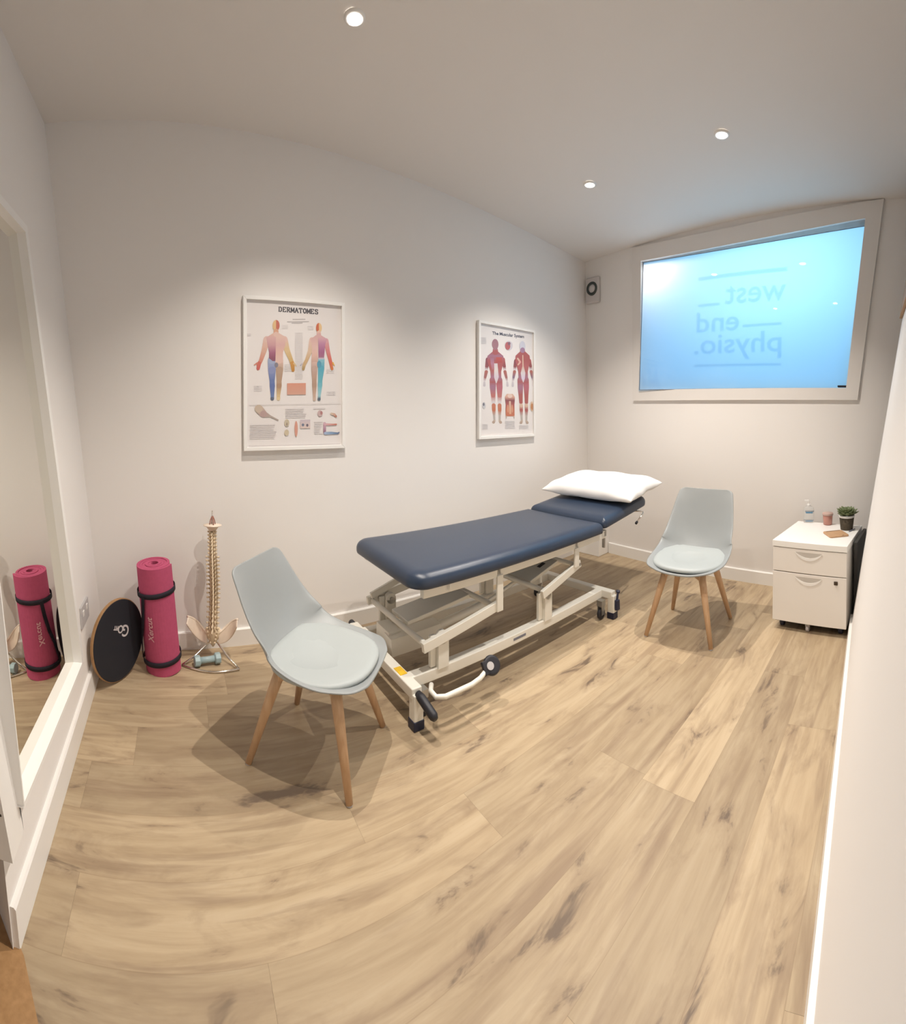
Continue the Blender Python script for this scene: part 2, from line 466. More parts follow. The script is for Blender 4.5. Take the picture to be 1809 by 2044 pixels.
# ------------------------------------------------------------------ window
bm = bmesh.new()
FR = {'tl': (-0.452, 2.688), 'tr': (-2.562, 2.775), 'br': (-2.385, 1.385), 'bl': (-0.447, 1.382)}
FO, FI = sagged(FR, SAG), sagged(GL, SAG)
fo = [bm.verts.new(on_win(*p, 0.02)) for p in FO]; fi = [bm.verts.new(on_win(*p, 0.02)) for p in FI]
bo = [bm.verts.new(on_win(*p, -0.002)) for p in FO]; bi = [bm.verts.new(on_win(*p, -0.115)) for p in FI]
for i in range(NT + 2):
    j = (i + 1) % (NT + 2)
    bm.faces.new((fo[i], fo[j], fi[j], fi[i])); bm.faces.new((fi[i], fi[j], bi[j], bi[i])); bm.faces.new((fo[i], bo[i], bo[j], fo[j]))
win = structure(obj('window_1', bm, WINTRIM))
def on_pane(y, z, off=0): return Vector((win_x(-1.45, 2.0) + 0.040 + 0.050 * (y + 1.45) + 0.029 * (z - 2.0) - off, y, z))
bm = bmesh.new()
e = 0.012
pq = [(-0.535, 2.575), (-2.45, 2.66), (-2.312, 1.46), (-0.52, 1.462)]
vs = [bm.verts.new(on_pane(*p)) for p in pq]; bm.faces.new(vs)
obj('frosted_pane', bm, PANE, win)
# dark glazing gasket
bm = bmesh.new()
for i in range(NT + 2):
    a, b = FI[i], FI[(i + 1) % (NT + 2)]
    tube(bm, [on_pane(*a, 0.004), on_pane(*b, 0.004)], 0.0034, 6)
obj('glazing_seal', bm, LABEL_GREY, win)
# small black catch in the lower corner
bm = bmesh.new(); y0, z0 = -2.27, 1.482
xx = on_pane(y0, z0).x; box(bm, xx - 0.045, xx - 0.002, y0 - 0.035, y0 + 0.035, z0 - 0.006, z0 + 0.008)
obj('window_catch', bm, RUBBER, win, bevel=0.003)
# lettering film on the outside, reading from the street
bm = bmesh.new()
def film_pt(y, z): return on_pane(y, z, -0.006)
def put_text(body, y_left, y_right, base, height):
    # seen from inside the word runs from y_right (first letter) to y_left
    me = text_mesh(body, 1.0, bold=0.012)
    xs = [v.co.x for v in me.vertices]; x0, x1 = min(xs), max(xs)
    xh = height / 0.52
    add_mesh(bm, me, lambda c: film_pt(y_right + (c.x - x0) / (x1 - x0) * (y_left - y_right), base + c.y * xh))
def put_bar(ya, yb, za, zb, t=0.022):
    vs = [bm.verts.new(film_pt(*p)) for p in ((ya, za), (yb, zb), (yb, zb + t), (ya, za + t))]; bm.faces.new(vs)
put_bar(-1.086, -1.832, 2.332, 2.342, 0.030)
put_text('west', -1.325, -1.825, 2.130, 0.128)
put_bar(-1.086, -1.277, 2.125, 2.125, 0.02)
put_text('end', -1.076, -1.447, 1.925, 0.115)
put_bar(-1.477, -1.794, 1.940, 1.945, 0.02)
put_text('physio.', -1.060, -1.795, 1.752, 0.115)
put_bar(-1.062, -1.795, 1.650, 1.643, 0.018)
obj('mirrored_lettering', bm, FILM, win)

# ------------------------------------------------------------------ downlights
def downlight(x, y, label, watts=LAMP_W):
    z = ceil_z(x, y)
    t = thing('downlight', label, 'ceiling light', (x, y, z), 0, 'recessed ceiling downlights')
    bm = bmesh.new(); lathe(bm, [(0.030, -0.001), (0.031, -0.007), (0.042, -0.006), (0.046, 0.002)], 32, cap=False)
    obj('bezel', bm, TRIM, t, smooth=True)
    bm = bmesh.new(); lathe(bm, [(0.031, 0.0), (0.026, -0.005), (0.010, -0.008), (0.001, -0.0082)], 32)
    obj('lens', bm, LENS, t, smooth=True)
    lamp_light('lamp', (x, y, z - 0.035), watts)
downlight(1.264, -0.823, 'recessed ceiling downlight farthest left, at the top of the photo')
downlight(2.896, -1.665, 'rightmost recessed ceiling downlight, the larger of the two near the window')
downlight(2.959, -0.719, 'small recessed ceiling downlight near the corner between poster wall and window')
downlight(1.263, -1.672, 'recessed ceiling downlight overhead, seen only reflected in the window')

# ------------------------------------------------------------------ mirror
mt = thing('wall_mirror', 'tall wall mirror in a white frame at the left edge', 'mirror')
y_far, y_near, z_lo, z_hi = -0.705, -1.425, 0.29, 1.985
def mq(y, z, off): return on_left(y, z, off)
bm = bmesh.new()
# glass edges lean with the wall
FARY = lambda z: -0.695 - 0.115 * (z - 0.27) / 1.7
vs = [bm.verts.new(mq(FARY(z_lo), z_lo, 0.012)), bm.verts.new(mq(y_near, z_lo + 0.03, 0.012)), bm.verts.new(mq(y_near, z_hi, 0.012)), bm.verts.new(mq(FARY(z_hi), z_hi, 0.012))]
bm.faces.new(vs)
obj('mirror_glass', bm, MIRROR, mt)
bm = bmesh.new()
D = 0.047; Wd = 0.035
def fr_bar(a, b, c, d_):         # four wall-plane corners, extruded into the room
    pts = [mq(*p, 0.002) for p in (a, b, c, d_)]; prism(bm, pts, (D, 0, 0))
zl2 = z_lo + 0.03
fr_bar((FARY(z_lo) , z_lo), (FARY(z_lo) + Wd, z_lo - 0.012), (FARY(z_hi) + Wd, z_hi + Wd), (FARY(z_hi), z_hi))
fr_bar((FARY(z_lo), z_lo), (FARY(z_lo) + 0.012, z_lo - 0.012), (y_near - 0.005, zl2 - 0.012), (y_near, zl2))
fr_bar((FARY(z_hi), z_hi), (FARY(z_hi) + Wd, z_hi + Wd), (y_near - 0.005, z_hi + Wd), (y_near, z_hi))
fr_bar((y_near, zl2), (y_near - 0.005, zl2 - 0.005), (y_near - 0.005, z_hi + Wd), (y_near, z_hi))
obj('mirror_frame', bm, FRAME_W, mt)

# white vented heater fixed to the near end of the mirror wall
t = thing('wall_heater', 'white vented heater casing on the wall end at the left edge, before the mirror', 'heater')
def hx(z): return 0.1846 - 0.209 * z
bm = bmesh.new(); lo, hi = [], []
for z, lst in ((0.242, lo), (1.05, hi)):
    xf = hx(z)
    for x, y in ((xf, -1.42), (xf, -1.51), (left_x(-1.47, z) - 0.004, -1.51), (left_x(-1.47, z) - 0.004, -1.42)): lst.append(Vector((x, y, z)))
hexa(bm, lo, hi)
obj('heater_casing', bm, TRIM, t)
for k in range(9):
    z = 0.345 + k * 0.022; x = hx(z) - 0.011
    bm = bmesh.new(); bar(bm, (x - 0.004, -1.5102, z), (x + 0.004, -1.5102, z + 0.003), 0.002, 0.005); obj('vent_hole', bm, SLIT, t)

# socket plate low on the mirror wall
t = thing('wall_socket', 'grey double socket plate low on the wall between mirror and balance board', 'socket')
bm = bmesh.new()
q = [on_left(-0.475, 0.318, 0), on_left(-0.315, 0.312, 0), on_left(-0.300, 0.398, 0), on_left(-0.462, 0.405, 0)]
prism(bm, q, (0.010, 0, 0.001)); obj('plate', bm, SOCK, t, bevel=0.002)
bm = bmesh.new()
for yy in (-0.43, -0.35):
    p = on_left(yy, 0.372, 0.010); bm = bmesh.new(); box(bm, p.x - 0.002, p.x + 0.003, yy - 0.011, yy + 0.011, p.z - 0.012, p.z + 0.012); obj('rocker_switch', bm, TRIM, t)

# ------------------------------------------------------------------ posters
def lin(c):   # sRGB 0-255 to linear
    return tuple(((x / 255) / 12.92 if x / 255 < 0.04045 else ((x / 255 + 0.055) / 1.055) ** 2.4) for x in c)
class Sheet:
    """One printed sheet: polygons stacked a hair apart on the paper, coloured per corner."""
    def __init__(s, conv, W, Hh):
        s.bm = bmesh.new(); s.cl = s.bm.loops.layers.float_color.new('Col'); s.conv = conv; s.W = W; s.H = Hh; s.n = 0
    def face(s, pts, cols, raw=False):
        s.n += 1; d = 0.0002 + s.n * 0.000012
        P = [p if raw else s.conv(*p) for p in pts]
        f = s.bm.faces.new([s.bm.verts.new((a * s.W, -d, b * s.H)) for a, b in P])
        if not isinstance(cols[0], (tuple, list)): cols = [cols] * len(pts)
        for lp, c in zip(f.loops, cols): lp[s.cl] = (*lin([q * 0.84 + 226 * 0.16 for q in c]), 1)
    def rect(s, x0, y0, x1, y1, c, c2=None):
        s.face([(x0, y0), (x1, y0), (x1, y1), (x0, y1)], [c, c, c2 or c, c2 or c])
    def strip(s, pts):          # [(xl, xr, y, col) ...] downwards
        for a, b in zip(pts, pts[1:]):
            s.face([(a[0], a[2]), (a[1], a[2]), (b[1], b[2]), (b[0], b[2])], [a[3], a[3], b[3], b[3]])
    def limb(s, pts):           # [(x, y, halfwidth, col) ...] with joint discs
        for i, (a, b) in enumerate(zip(pts, pts[1:])):
            d = Vector((b[0] - a[0], b[1] - a[1])).normalized(); n = Vector((-d.y, d.x))
            s.face([(a[0] + n.x * a[2], a[1] + n.y * a[2]), (a[0] - n.x * a[2], a[1] - n.y * a[2]), (b[0] - n.x * b[2], b[1] - n.y * b[2]), (b[0] + n.x * b[2], b[1] + n.y * b[2])], [a[3], a[3], b[3], b[3]])
        for a in pts: s.oval(a[0], a[1], a[2], a[2], a[3], n=10)
    def oval(s, x, y, rx, ry, c, n=16, a0=0, a1=2 * math.pi):
        s.face([(x + rx * math.cos(a0 + (a1 - a0) * k / n), y + ry * math.sin(a0 + (a1 - a0) * k / n)) for k in range(n if a1 - a0 > 6.2 else n + 1)], c)
    def text(s, body, x0, y0, x1, y1, hgt, c, bold=0.0):
        me = text_mesh(body, 1.0, bold=bold)
        xs = [v.co.x for v in me.vertices]; lo, hi = min(xs), max(xs)
        s.n += 1; d = 0.0002 + s.n * 0.000012
        def fn(v):
            tt = (v.x - lo) / (hi - lo); a, b = s.conv(x0 + (x1 - x0) * tt, y0 + (y1 - y0) * tt - v.y * hgt / 0.72)
            return Vector((a * s.W, -d, b * s.H))
        for f in add_mesh(s.bm, me, fn):
            for lp in f.loops: lp[s.cl] = (*lin(c), 1)
    def slab(s, word, x0, y0, x1, y1, hgt, c):       # slab-serif capitals from strokes
        n = len(word); t = (x1 - x0) / n
        G = {'D': [((.2, 0), (.2, 1)), ((.2, 1), (.55, 1)), ((.55, 1), (.82, .75)), ((.82, .75), (.82, .25)), ((.82, .25), (.55, 0)), ((.55, 0), (.2, 0))],
             'E': [((.2, 0), (.2, 1)), ((.2, 1), (.8, 1)), ((.2, .52), (.62, .52)), ((.2, 0), (.8, 0)), ((.8, 1), (.8, .8)), ((.8, 0), (.8, .2))],
             'R': [((.2, 0), (.2, 1)), ((.2, 1), (.62, 1)), ((.62, 1), (.78, .75)), ((.78, .75), (.62, .5)), ((.62, .5), (.2, .5)), ((.45, .5), (.85, 0))],
             'M': [((.12, 0), (.12, 1)), ((.12, 1), (.5, .2)), ((.5, .2), (.88, 1)), ((.88, 1), (.88, 0))],
             'A': [((.12, 0), (.5, 1)), ((.5, 1), (.88, 0)), ((.28, .35), (.72, .35))],
             'T': [((.5, 0), (.5, 1)), ((.1, 1), (.9, 1)), ((.1, 1), (.1, .78)), ((.9, 1), (.9, .78))],
             'O': [((.45, 1), (.18, .72)), ((.18, .72), (.18, .28)), ((.18, .28), (.45, 0)), ((.45, 0), (.6, 0)), ((.6, 0), (.85, .28)), ((.85, .28), (.85, .72)), ((.85, .72), (.6, 1)), ((.6, 1), (.45, 1))],
             'S': [((.82, .78), (.70, 1)), ((.70, 1), (.30, 1)), ((.30, 1), (.18, .78)), ((.18, .78), (.32, .56)), ((.32, .56), (.68, .46)), ((.68, .46), (.84, .24)), ((.84, .24), (.70, 0)), ((.70, 0), (.30, 0)), ((.30, 0), (.16, .22))]}
        SER = {'D': [.2], 'E': [.2], 'R': [.2, .85], 'M': [.12, .88], 'A': [.12, .88], 'T': [.5], 'O': [], 'S': []}
        for i, ch in enumerate(word):
            def P(a, b): 
                xx = x0 + t * (i + a * 0.95); tt = (xx - x0) / (x1 - x0)
                return Vector((xx, y0 + (y1 - y0) * tt - b * hgt))
            segs = list(G[ch]) + [((x - .13, 0), (x + .13, 0)) for x in SER[ch]] + ([((x - .13, 1), (x + .05, 1)) for x in SER[ch][:1]] if ch in 'DER' else [])
            for a, b in segs:
                p, q = P(*a), P(*b); d = (q - p).normalized(); nn = Vector((-d.y, d.x)) * (hgt * 0.085 if abs(d.x) > 0.85 else hgt * 0.125); e = d * hgt * 0.06
                s.face([tuple(p - e + nn), tuple(p - e - nn), tuple(q + e - nn), tuple(q + e + nn)], c)

def framed_poster(name, label, x, z, W, Hh, draw, conv):
    t = thing(name, label, 'poster', (x, back_y(x, z), z), math.atan(BA), 'white framed anatomy posters')
    t.rotation_euler = (-BB, 0, math.atan(BA))
    FWd, Dp = 0.020, 0.028
    bm = bmesh.new()
    box(bm, 0, W, -0.006, -0.001, 0, Hh); obj('backing_board', bm, FRAME_W, t)
    bm = bmesh.new()
    o_ = [(0, 0), (W, 0), (W, Hh), (0, Hh)]; i_ = [(FWd, FWd), (W - FWd, FWd), (W - FWd, Hh - FWd), (FWd, Hh - FWd)]
    for k in range(4):
        l = (k + 1) % 4
        a = [Vector((p[0], -0.001, p[1])) for p in (o_[k], o_[l], i_[l], i_[k])]; prism(bm, a, (0, -Dp, 0))
    obj('picture_frame', bm, FRAME_W, t, bevel=0.0015)
    sh = Sheet(conv, W, Hh)
    f0 = FWd / W * 0.7; f1 = FWd / Hh * 0.7
    sh.face([(f0, f1), (1 - f0, f1), (1 - f0, 1 - f1), (f0, 1 - f1)], (226, 220, 218), raw=True)
    draw(sh)
    for v in sh.bm.verts: v.co.y -= 0.013
    me = bpy.data.meshes.new('poster_sheet')
    sh.bm.to_mesh(me); sh.bm.free(); me.materials.append(PRINT)
    o = bpy.data.objects.new('poster_sheet', me); COL.objects.link(o); o.parent = t
    return t

def conv1(X, Y):
    v = (Y - 150) / 1675
    xl = 120 + 35 * v; wd = 1115 - 55 * v
    s = (X - xl) / wd
    yt = 150 + 95 * s; yb = 1825 - 10 * s
    return s, 1 - (Y - yt) / (yb - yt)
def draw1(S):
    S.slab('DERMATOMES', 497, 328, 938, 362, 48, (62, 60, 66))
    g = (196, 189, 188)
    for x0, x1, y in ((650, 790, 412), (590, 830, 438), (640, 760, 452)): S.rect(x0, y, x1, y + 8, (170, 164, 164))
    for x0, y0, x1, y1 in ((535, 475, 600, 520), (815, 490, 880, 530), (675, 560, 760, 1060), (250, 1125, 330, 1185), (1020, 1200, 1120, 1235), (1020, 960, 1110, 1010), (560, 900, 640, 970), (150, 560, 210, 590)):
        y = y0
        while y < y1: S.rect(x0, y, x1, y + 7, (212, 206, 206)); y += 17
    SK = (214, 178, 166); PKc = (205, 160, 158); PUR = (150, 84, 112); PLUM = (126, 66, 88); TAN = (206, 176, 128); RED = (186, 96, 80)
    # front view
    S.limb([(375, 625, 34, SK), (350, 745, 27, (206, 160, 140)), (318, 850, 20, (200, 130, 110)), (300, 885, 20, (196, 92, 78))])
    S.limb([(298, 885, 22, (196, 92, 78)), (290, 940, 17, (190, 80, 74))]); S.limb([(280, 880, 9, (196, 110, 90)), (250, 900, 6, (200, 130, 110))])
    S.limb([(560, 630, 36, SK), (590, 745, 29, (208, 178, 130)), (635, 855, 21, (196, 160, 100)), (645, 890, 22, (186, 130, 62))])
    S.limb([(648, 890, 23, (190, 130, 60)), (655, 965, 17, (176, 116, 40))]); S.limb([(665, 890, 9, TAN), (688, 920, 6, TAN)])
    S.limb([(430, 850, 42, (146, 158, 190)), (432, 960, 40, (120, 130, 176)), (436, 1080, 26, (84, 104, 160)), (438, 1130, 27, (76, 96, 156)), (440, 1240, 17, (84, 108, 160)), (438, 1268, 19, (70, 82, 104))])
    S.limb([(510, 850, 40, SK), (512, 960, 38, (168, 138, 116)), (508, 1080, 26, (166, 134, 108)), (508, 1130, 27, (160, 122, 92)), (502, 1240, 17, (206, 176, 124)), (502, 1268, 19, (216, 190, 140))])
    S.strip([(445, 472, 560, (214, 176, 150)), (370, 472, 605, PKc), (385, 472, 690, (190, 140, 146)), (402, 470, 770, PUR), (400, 468, 830, PLUM), (440, 466, 862, PLUM)])
    S.strip([(472, 500, 560, SK), (472, 575, 605, SK), (470, 570, 690, PKc), (470, 548, 770, (212, 170, 156)), (468, 548, 850, SK), (466, 550, 880, SK)])
    S.oval(478, 905, 20, 28, (116, 112, 124))
    S.oval(472, 480, 38, 60, (214, 176, 124), a0=math.pi / 2, a1=3 * math.pi / 2); S.oval(472, 480, 38, 60, RED, a0=-math.pi / 2, a1=math.pi / 2)
    S.limb([(472, 540, 26, (206, 150, 122)), (472, 575, 28, SK)])
    # back view
    S.limb([(862, 640, 30, SK), (840, 760, 24, (208, 178, 150)), (800, 860, 18, (196, 160, 116)), (775, 905, 18, (190, 156, 110)), (765, 955, 14, (160, 130, 80))])
    S.limb([(755, 890, 9, (206, 196, 200)), (735, 915, 5, (150, 150, 170))])
    S.limb([(1020, 650, 28, (206, 150, 156)), (1040, 760, 22, (204, 120, 120)), (1070, 880, 18, (206, 90, 70)), (1085, 955, 15, (206, 106, 50))])
    S.limb([(1095, 890, 9, (220, 160, 60)), (1112, 920, 5, (226, 180, 80))])
    S.limb([(890, 850, 36, SK), (886, 950, 34, (182, 150, 138)), (886, 1080, 24, (170, 136, 116)), (886, 1130, 25, (166, 132, 112)), (885, 1240, 15, (190, 156, 136)), (885, 1282, 17, (196, 168, 150))])
    S.limb([(965, 850, 36, (120, 180, 196)), (962, 950, 35, (70, 156, 180)), (950, 1080, 24, (84, 164, 180)), (948, 1130, 25, (96, 170, 186)), (940, 1240, 15, (140, 190, 200)), (936, 1282, 17, (70, 84, 100))])
    S.oval(940, 905, 24, 40, (70, 140, 170))
    S.strip([(905, 932, 590, PKc), (848, 930, 630, (206, 164, 160)), (862, 928, 720, (214, 176, 168)), (858, 926, 800, (214, 172, 158)), (854, 924, 880, (190, 152, 140))])
    S.strip([(932, 962, 590, PKc), (930, 1030, 630, (200, 150, 162)), (932, 1010, 690, (176, 116, 150)), (932, 1002, 770, (150, 84, 124)), (932, 996, 825, (150, 90, 120)), (925, 996, 850, (196, 200, 214))])
    S.oval(940, 510, 33, 52, (192, 92, 60), a0=math.pi / 2, a1=3 * math.pi / 2); S.oval(940, 510, 33, 52, (222, 184, 132), a0=-math.pi / 2, a1=math.pi / 2)
    S.limb([(938, 560, 22, (220, 176, 160)), (938, 590, 26, PKc)])
    S.rect(592, 1104, 792, 1228, (206, 136, 112), (200, 146, 126))
    S.rect(200, 1330, 1175, 1334, g)
    # lower panels
    S.limb([(300, 1370, 42, (190, 170, 150)), (350, 1430, 36, (170, 140, 136)), (420, 1455, 9, (166, 150, 140)), (500, 1498, 6, (160, 146, 136))])
    for x0, y0, x1, y1 in ((215, 1540, 490, 1700), (575, 1375, 800, 1480), (880, 1520, 975, 1660), (870, 1375, 1030, 1385)):
        y = y0
        while y < y1: S.rect(x0, y, x1 - (y * 7 % 40), y + 8, (212, 206, 206)); y += 18
    S.oval(590, 1530, 26, 40, (190, 176, 150)); S.oval(588, 1635, 24, 34, (196, 180, 150)); S.oval(590, 1545, 10, 18, (150, 134, 116))
    S.oval(688, 1595, 17, 85, (206, 140, 120)); S.rect(730, 1500, 838, 1592, (190, 176, 186), (214, 190, 180))
    S.oval(760, 1555, 14, 16, (96, 106, 130)); S.oval(806, 1560, 12, 16, (90, 80, 96))
    S.oval(945, 1435, 28, 34, (190, 160, 160)); S.oval(960, 1430, 14, 20, (170, 110, 110))
    S.limb([(1070, 1440, 12, (200, 180, 160)), (1105, 1450, 14, (196, 150, 130)), (1122, 1470, 12, (176, 110, 90))])
    S.limb([(995, 1545, 16, (200, 160, 176)), (995, 1650, 14, (120, 70, 100))]); S.limb([(1000, 1555, 12, (206, 160, 170)), (1090, 1558, 9, (200, 130, 116)), (1125, 1556, 8, (190, 100, 80))])
    S.limb([(1000, 1650, 16, (150, 170, 200)), (1070, 1650, 14, (110, 140, 176)), (1140, 1655, 9, (80, 104, 140)), (1155, 1645, 6, (80, 104, 140))])
    S.rect(205, 1768, 1165, 1774, (190, 182, 182))

def conv2(X, Y):
    v = (Y - 125) / 1750
    xl = 238 - 35 * v; wd = 790 - 5 * v
    s = (X - xl) / wd
    yt = 125 + 165 * s; yb = 1875 - 60 * s
    return s, 1 - (Y - yt) / (yb - yt)
def draw2(S):
    S.text('The Muscular System', 420, 335, 868, 395, 46, (64, 66, 82), 0.03)
    RD = (158, 72, 70); DK = (120, 56, 62); PL = (150, 96, 116); WH = (206, 196, 198); OR = (186, 104, 76); SK = (206, 172, 150); GR = (176, 166, 160)
    def man(x, back):
        hx = x
        c1 = PL if not back else RD
        for sgn in (-1, 1):
            k = DK if sgn < 0 else RD
            ax = x + sgn * 105
            S.limb([(x + sgn * 98, 700 + (25 if back else 0), 30, k), (x + sgn * 116, 800, 22, (130, 60, 60)), (x + sgn * 122, 860, 18, WH)])
            S.limb([(x + sgn * 124, 880, 22, (160, 84, 72)), (x + sgn * 140, 960, 17, (150, 84, 80) if not back else (120, 92, 112)), (x + sgn * 150, 1020, 12, WH)])
            S.limb([(x + sgn * 152, 1040, 14, (196, 186, 190)), (x + sgn * 154, 1085, 16, (190, 180, 186))])
            lx_ = x + sgn * 43
            S.limb([(lx_ - sgn * 2, 1000, 44, RD), (lx_ + sgn * 2, 1110, 40, PL if sgn < 0 else (168, 84, 96)), (lx_, 1230, 30, RD if back else (176, 96, 90)), (lx_ - sgn * 2, 1330, 25, WH if not back else RD)])
            S.limb([(lx_ - sgn * 4, 1370, 26, OR if not back else SK), (lx_ - sgn * 4, 1440, 24, (180, 96, 66) if not back else RD), (lx_ - sgn * 6, 1530, 15, GR), (lx_ - sgn * 8, 1590, 14, GR)])
            S.limb([(lx_ - sgn * 8, 1600, 16, (186, 166, 150)), (lx_ + sgn * 4, 1622, 20, (170, 146, 130))])
        S.strip([(x - 40, x + 40, 590, RD), (x - 105, x + 105, 650, c1 if not back else RD), (x - 112, x + 112, 720, RD), (x - 92, x + 92, 800, RD if not back else (166, 80, 80)), (x - 72, x + 72, 880, (160, 80, 76)), (x - 70, x + 72, 960, PL), (x - 84, x + 84, 1040, RD)])
        if not back:
            S.strip([(x - 20, x + 24, 760, WH), (x - 22, x + 30, 850, (214, 204, 200)), (x - 26, x + 36, 960, (206, 190, 200)), (x - 4, x + 6, 1050, WH)])
            S.strip([(x - 70, x - 22, 680, PL), (x - 66, x - 20, 760, (170, 110, 130)), (x - 50, x - 20, 850, (166, 96, 100))])
            S.strip([(x + 8, x + 90, 670, (176, 70, 62)), (x + 4, x + 86, 750, (160, 60, 56))])
        else:
            S.strip([(x - 6, x + 8, 640, SK), (x - 8, x + 10, 800, SK), (x - 36, x + 34, 900, WH), (x - 26, x + 24, 980, (206, 190, 210)), (x - 3, x + 3, 1040, WH)])
            S.limb([(x - 75, 690, 12, SK), (x - 40, 740, 14, (214, 150, 140)), (x - 70, 780, 10, SK)])
        S.limb([(x, 560, 34, (160, 90, 96)), (x, 600, 38, RD)])
        S.oval(x, 480 + (35 if back else 0), 44, 78, (150, 100, 110) if not back else (196, 196, 210))
        if back: S.oval(x, 570, 36, 40, (150, 110, 140))
    man(455, False); man(838, True)
    S.oval(640, 500, 55, 70, (196, 190, 198)); S.oval(624, 505, 36, 58, (170, 78, 78)); S.oval(645, 470, 20, 24, (120, 80, 96))
    S.strip([(595, 680, 1205, SK), (568, 708, 1250, (206, 150, 130)), (572, 706, 1300, DK), (578, 700, 1360, RD), (572, 700, 1440, OR), (574, 698, 1530, (186, 96, 66))])
    for k in range(3): S.oval(606 + 30 * k, 1420, 10, 60, (206, 140, 110))
    S.strip([(622, 650, 1310, SK), (622, 652, 1500, (206, 150, 116))]); S.oval(638, 1235, 34, 30, (220, 190, 176))
    S.limb([(582, 1530, 8, (196, 160, 140)), (580, 1560, 5, GR)]); S.limb([(690, 1530, 8, (196, 160, 140)), (692, 1560, 5, GR)])
    S.oval(290, 1375, 22, 50, (196, 196, 200)); S.oval(285, 1360, 12, 24, (96, 96, 110))
    S.oval(960, 1385, 28, 72, (206, 176, 150)); S.oval(962, 1390, 16, 50, (180, 110, 60))
    for x0, y0, x1, y1 in ((560, 1600, 700, 1720), (262, 1650, 330, 1720), (760, 1660, 900, 1720), (270, 380, 340, 470)):
        y = y0
        while y < y1: S.rect(x0, y, x1, y + 8, (206, 202, 204)); y += 20

framed_poster('framed_poster', 'white framed poster titled DERMATOMES with two multicoloured figures, on the left of the wall', 0.949, 1.0716, 0.626, 0.854, draw1, conv1)
framed_poster('framed_poster', 'white framed muscular system poster with two red muscle figures, above the couch', 2.645, 1.0855, 0.626, 0.854, draw2, conv2)

# ------------------------------------------------------------------ wall vent beside the window
t = thing('extractor_fan', 'small white wall fan with a round dark grille ring left of the window', 'fan')
bm = bmesh.new()
yc, zc, hy, hz = 0.012, 2.398, 0.082, 0.118
q = [on_win(yc + sy * hy, zc + sz * hz) for sy, sz in ((1, -1), (-1, -1), (-1, 1), (1, 1))]
prism(bm, q, (-0.035, 0, 0)); obj('fan_cover', bm, VENT, t, bevel=0.012)
MV = Matrix.Translation(on_win(yc - 0.005, zc + 0.012, 0.035)) @ Matrix.Rotation(-math.pi / 2, 4, 'Y')
bm = bmesh.new(); lathe(bm, [(0.040, -0.002), (0.040, 0.010), (0.062, 0.008), (0.064, -0.002)], 32, MV, cap=False)
obj('grille_ring', bm, VENT_RING, t, smooth=True)
bm = bmesh.new(); lathe(bm, [(0.039, -0.001), (0.036, 0.006), (0.012, 0.008), (0.001, 0.008)], 32, MV)
obj('fan_hub', bm, VENT, t, smooth=True)

# ------------------------------------------------------------------ treatment couch
CO = thing('treatment_couch', 'navy upholstered treatment couch on a white steel lifting frame', 'treatment couch', (1.534, -0.901, 0), -0.00434)
def cushion(name, u0, u1, v0, v1, z0, z1, rc, slope=0.0, rnear=None):
    """padded slab with rounded plan corners and a soft upper edge"""
    bm = bmesh.new(); rings = []
    n = 8
    def outline(ins):
        pts = []
        for cx, cy, a0 in ((u1, v1, 0), (u0, v1, 90), (u0, v0, 180), (u1, v0, 270)):
            r = (rc[0] if cx == u0 else rc[1])
            ccx = cx + (r if cx == u0 else -r); ccy = cy + (r if cy == v0 else -r)
            rr = max(r - ins, 0.004)
            ox = max(ins - r, 0)
            for k in range(n + 1):
                a = math.radians(a0 + 90 * k / n)
                pts.append((ccx + rr * math.cos(a) - (ox if cx == u1 else -ox), ccy + rr * math.sin(a) - (ox if cy == v1 else -ox)))
        return pts
    prof = [(0.012, 0.0), (0.003, 0.004), (0.0, 0.014), (0.0, 0.45), (0.004, 0.62), (0.012, 0.78), (0.026, 0.91), (0.045, 0.98), (0.07, 1.0), (0.14, 1.03), (0.24, 1.05)]
    for ins, h in prof:
        zz = z0 + (z1 - z0) * h if h > 0.1 or h == 0 else z0 + h
        rings.append([bm.verts.new((x, y, zz + slope * (x - u0))) for x, y in outline(ins)])
    m_ = len(rings[0])
    for a, b in zip(rings, rings[1:]):
        for k in range(m_): bm.faces.new((a[k], a[(k + 1) % m_], b[(k + 1) % m_], b[k]))
    bm.faces.new(rings[0][::-1]); bm.faces.new(rings[-1])
    return obj(name, bm, NAVY, CO, smooth=True)
cushion('main_cushion', -0.035, 1.325, -0.018, 0.655, 0.548, 0.618, (0.085, 0.03))
SL = 0.115
hc = cushion('head_cushion', 1.335, 1.905, -0.01, 0.655, 0.566, 0.634, (0.03, 0.075), SL)
# upper frame
bm = bmesh.new()
for v in (0.035, 0.610): bar(bm, (0.03, v, 0.525), (1.40, v, 0.525), 0.03, 0.05)
for u in (0.16, 0.47, 1.085, 1.385): bar(bm, (u, 0.02, 0.528), (u, 0.62, 0.528), 0.03, 0.040)
for v in (0.12, 0.53): bar(bm, (1.36, v, 0.545), (1.84, v, 0.545 + SL * 0.48), 0.028, 0.024)
obj('upper_frame', bm, WHITE_METAL, CO, bevel=0.004)
bm = bmesh.new()
bar(bm, (1.40, 0.33, 0.50), (1.62, 0.33, 0.575), 0.03, 0.02); obj('headrest_strut', bm, GREY_METAL, CO, bevel=0.002)
bm = bmesh.new(); bar(bm, (1.41, 0.05, 0.50), (1.41, 0.05, 0.43), 0.012, 0.02)
obj('headrest_strut', bm, GREY_METAL, CO, bevel=0.002)
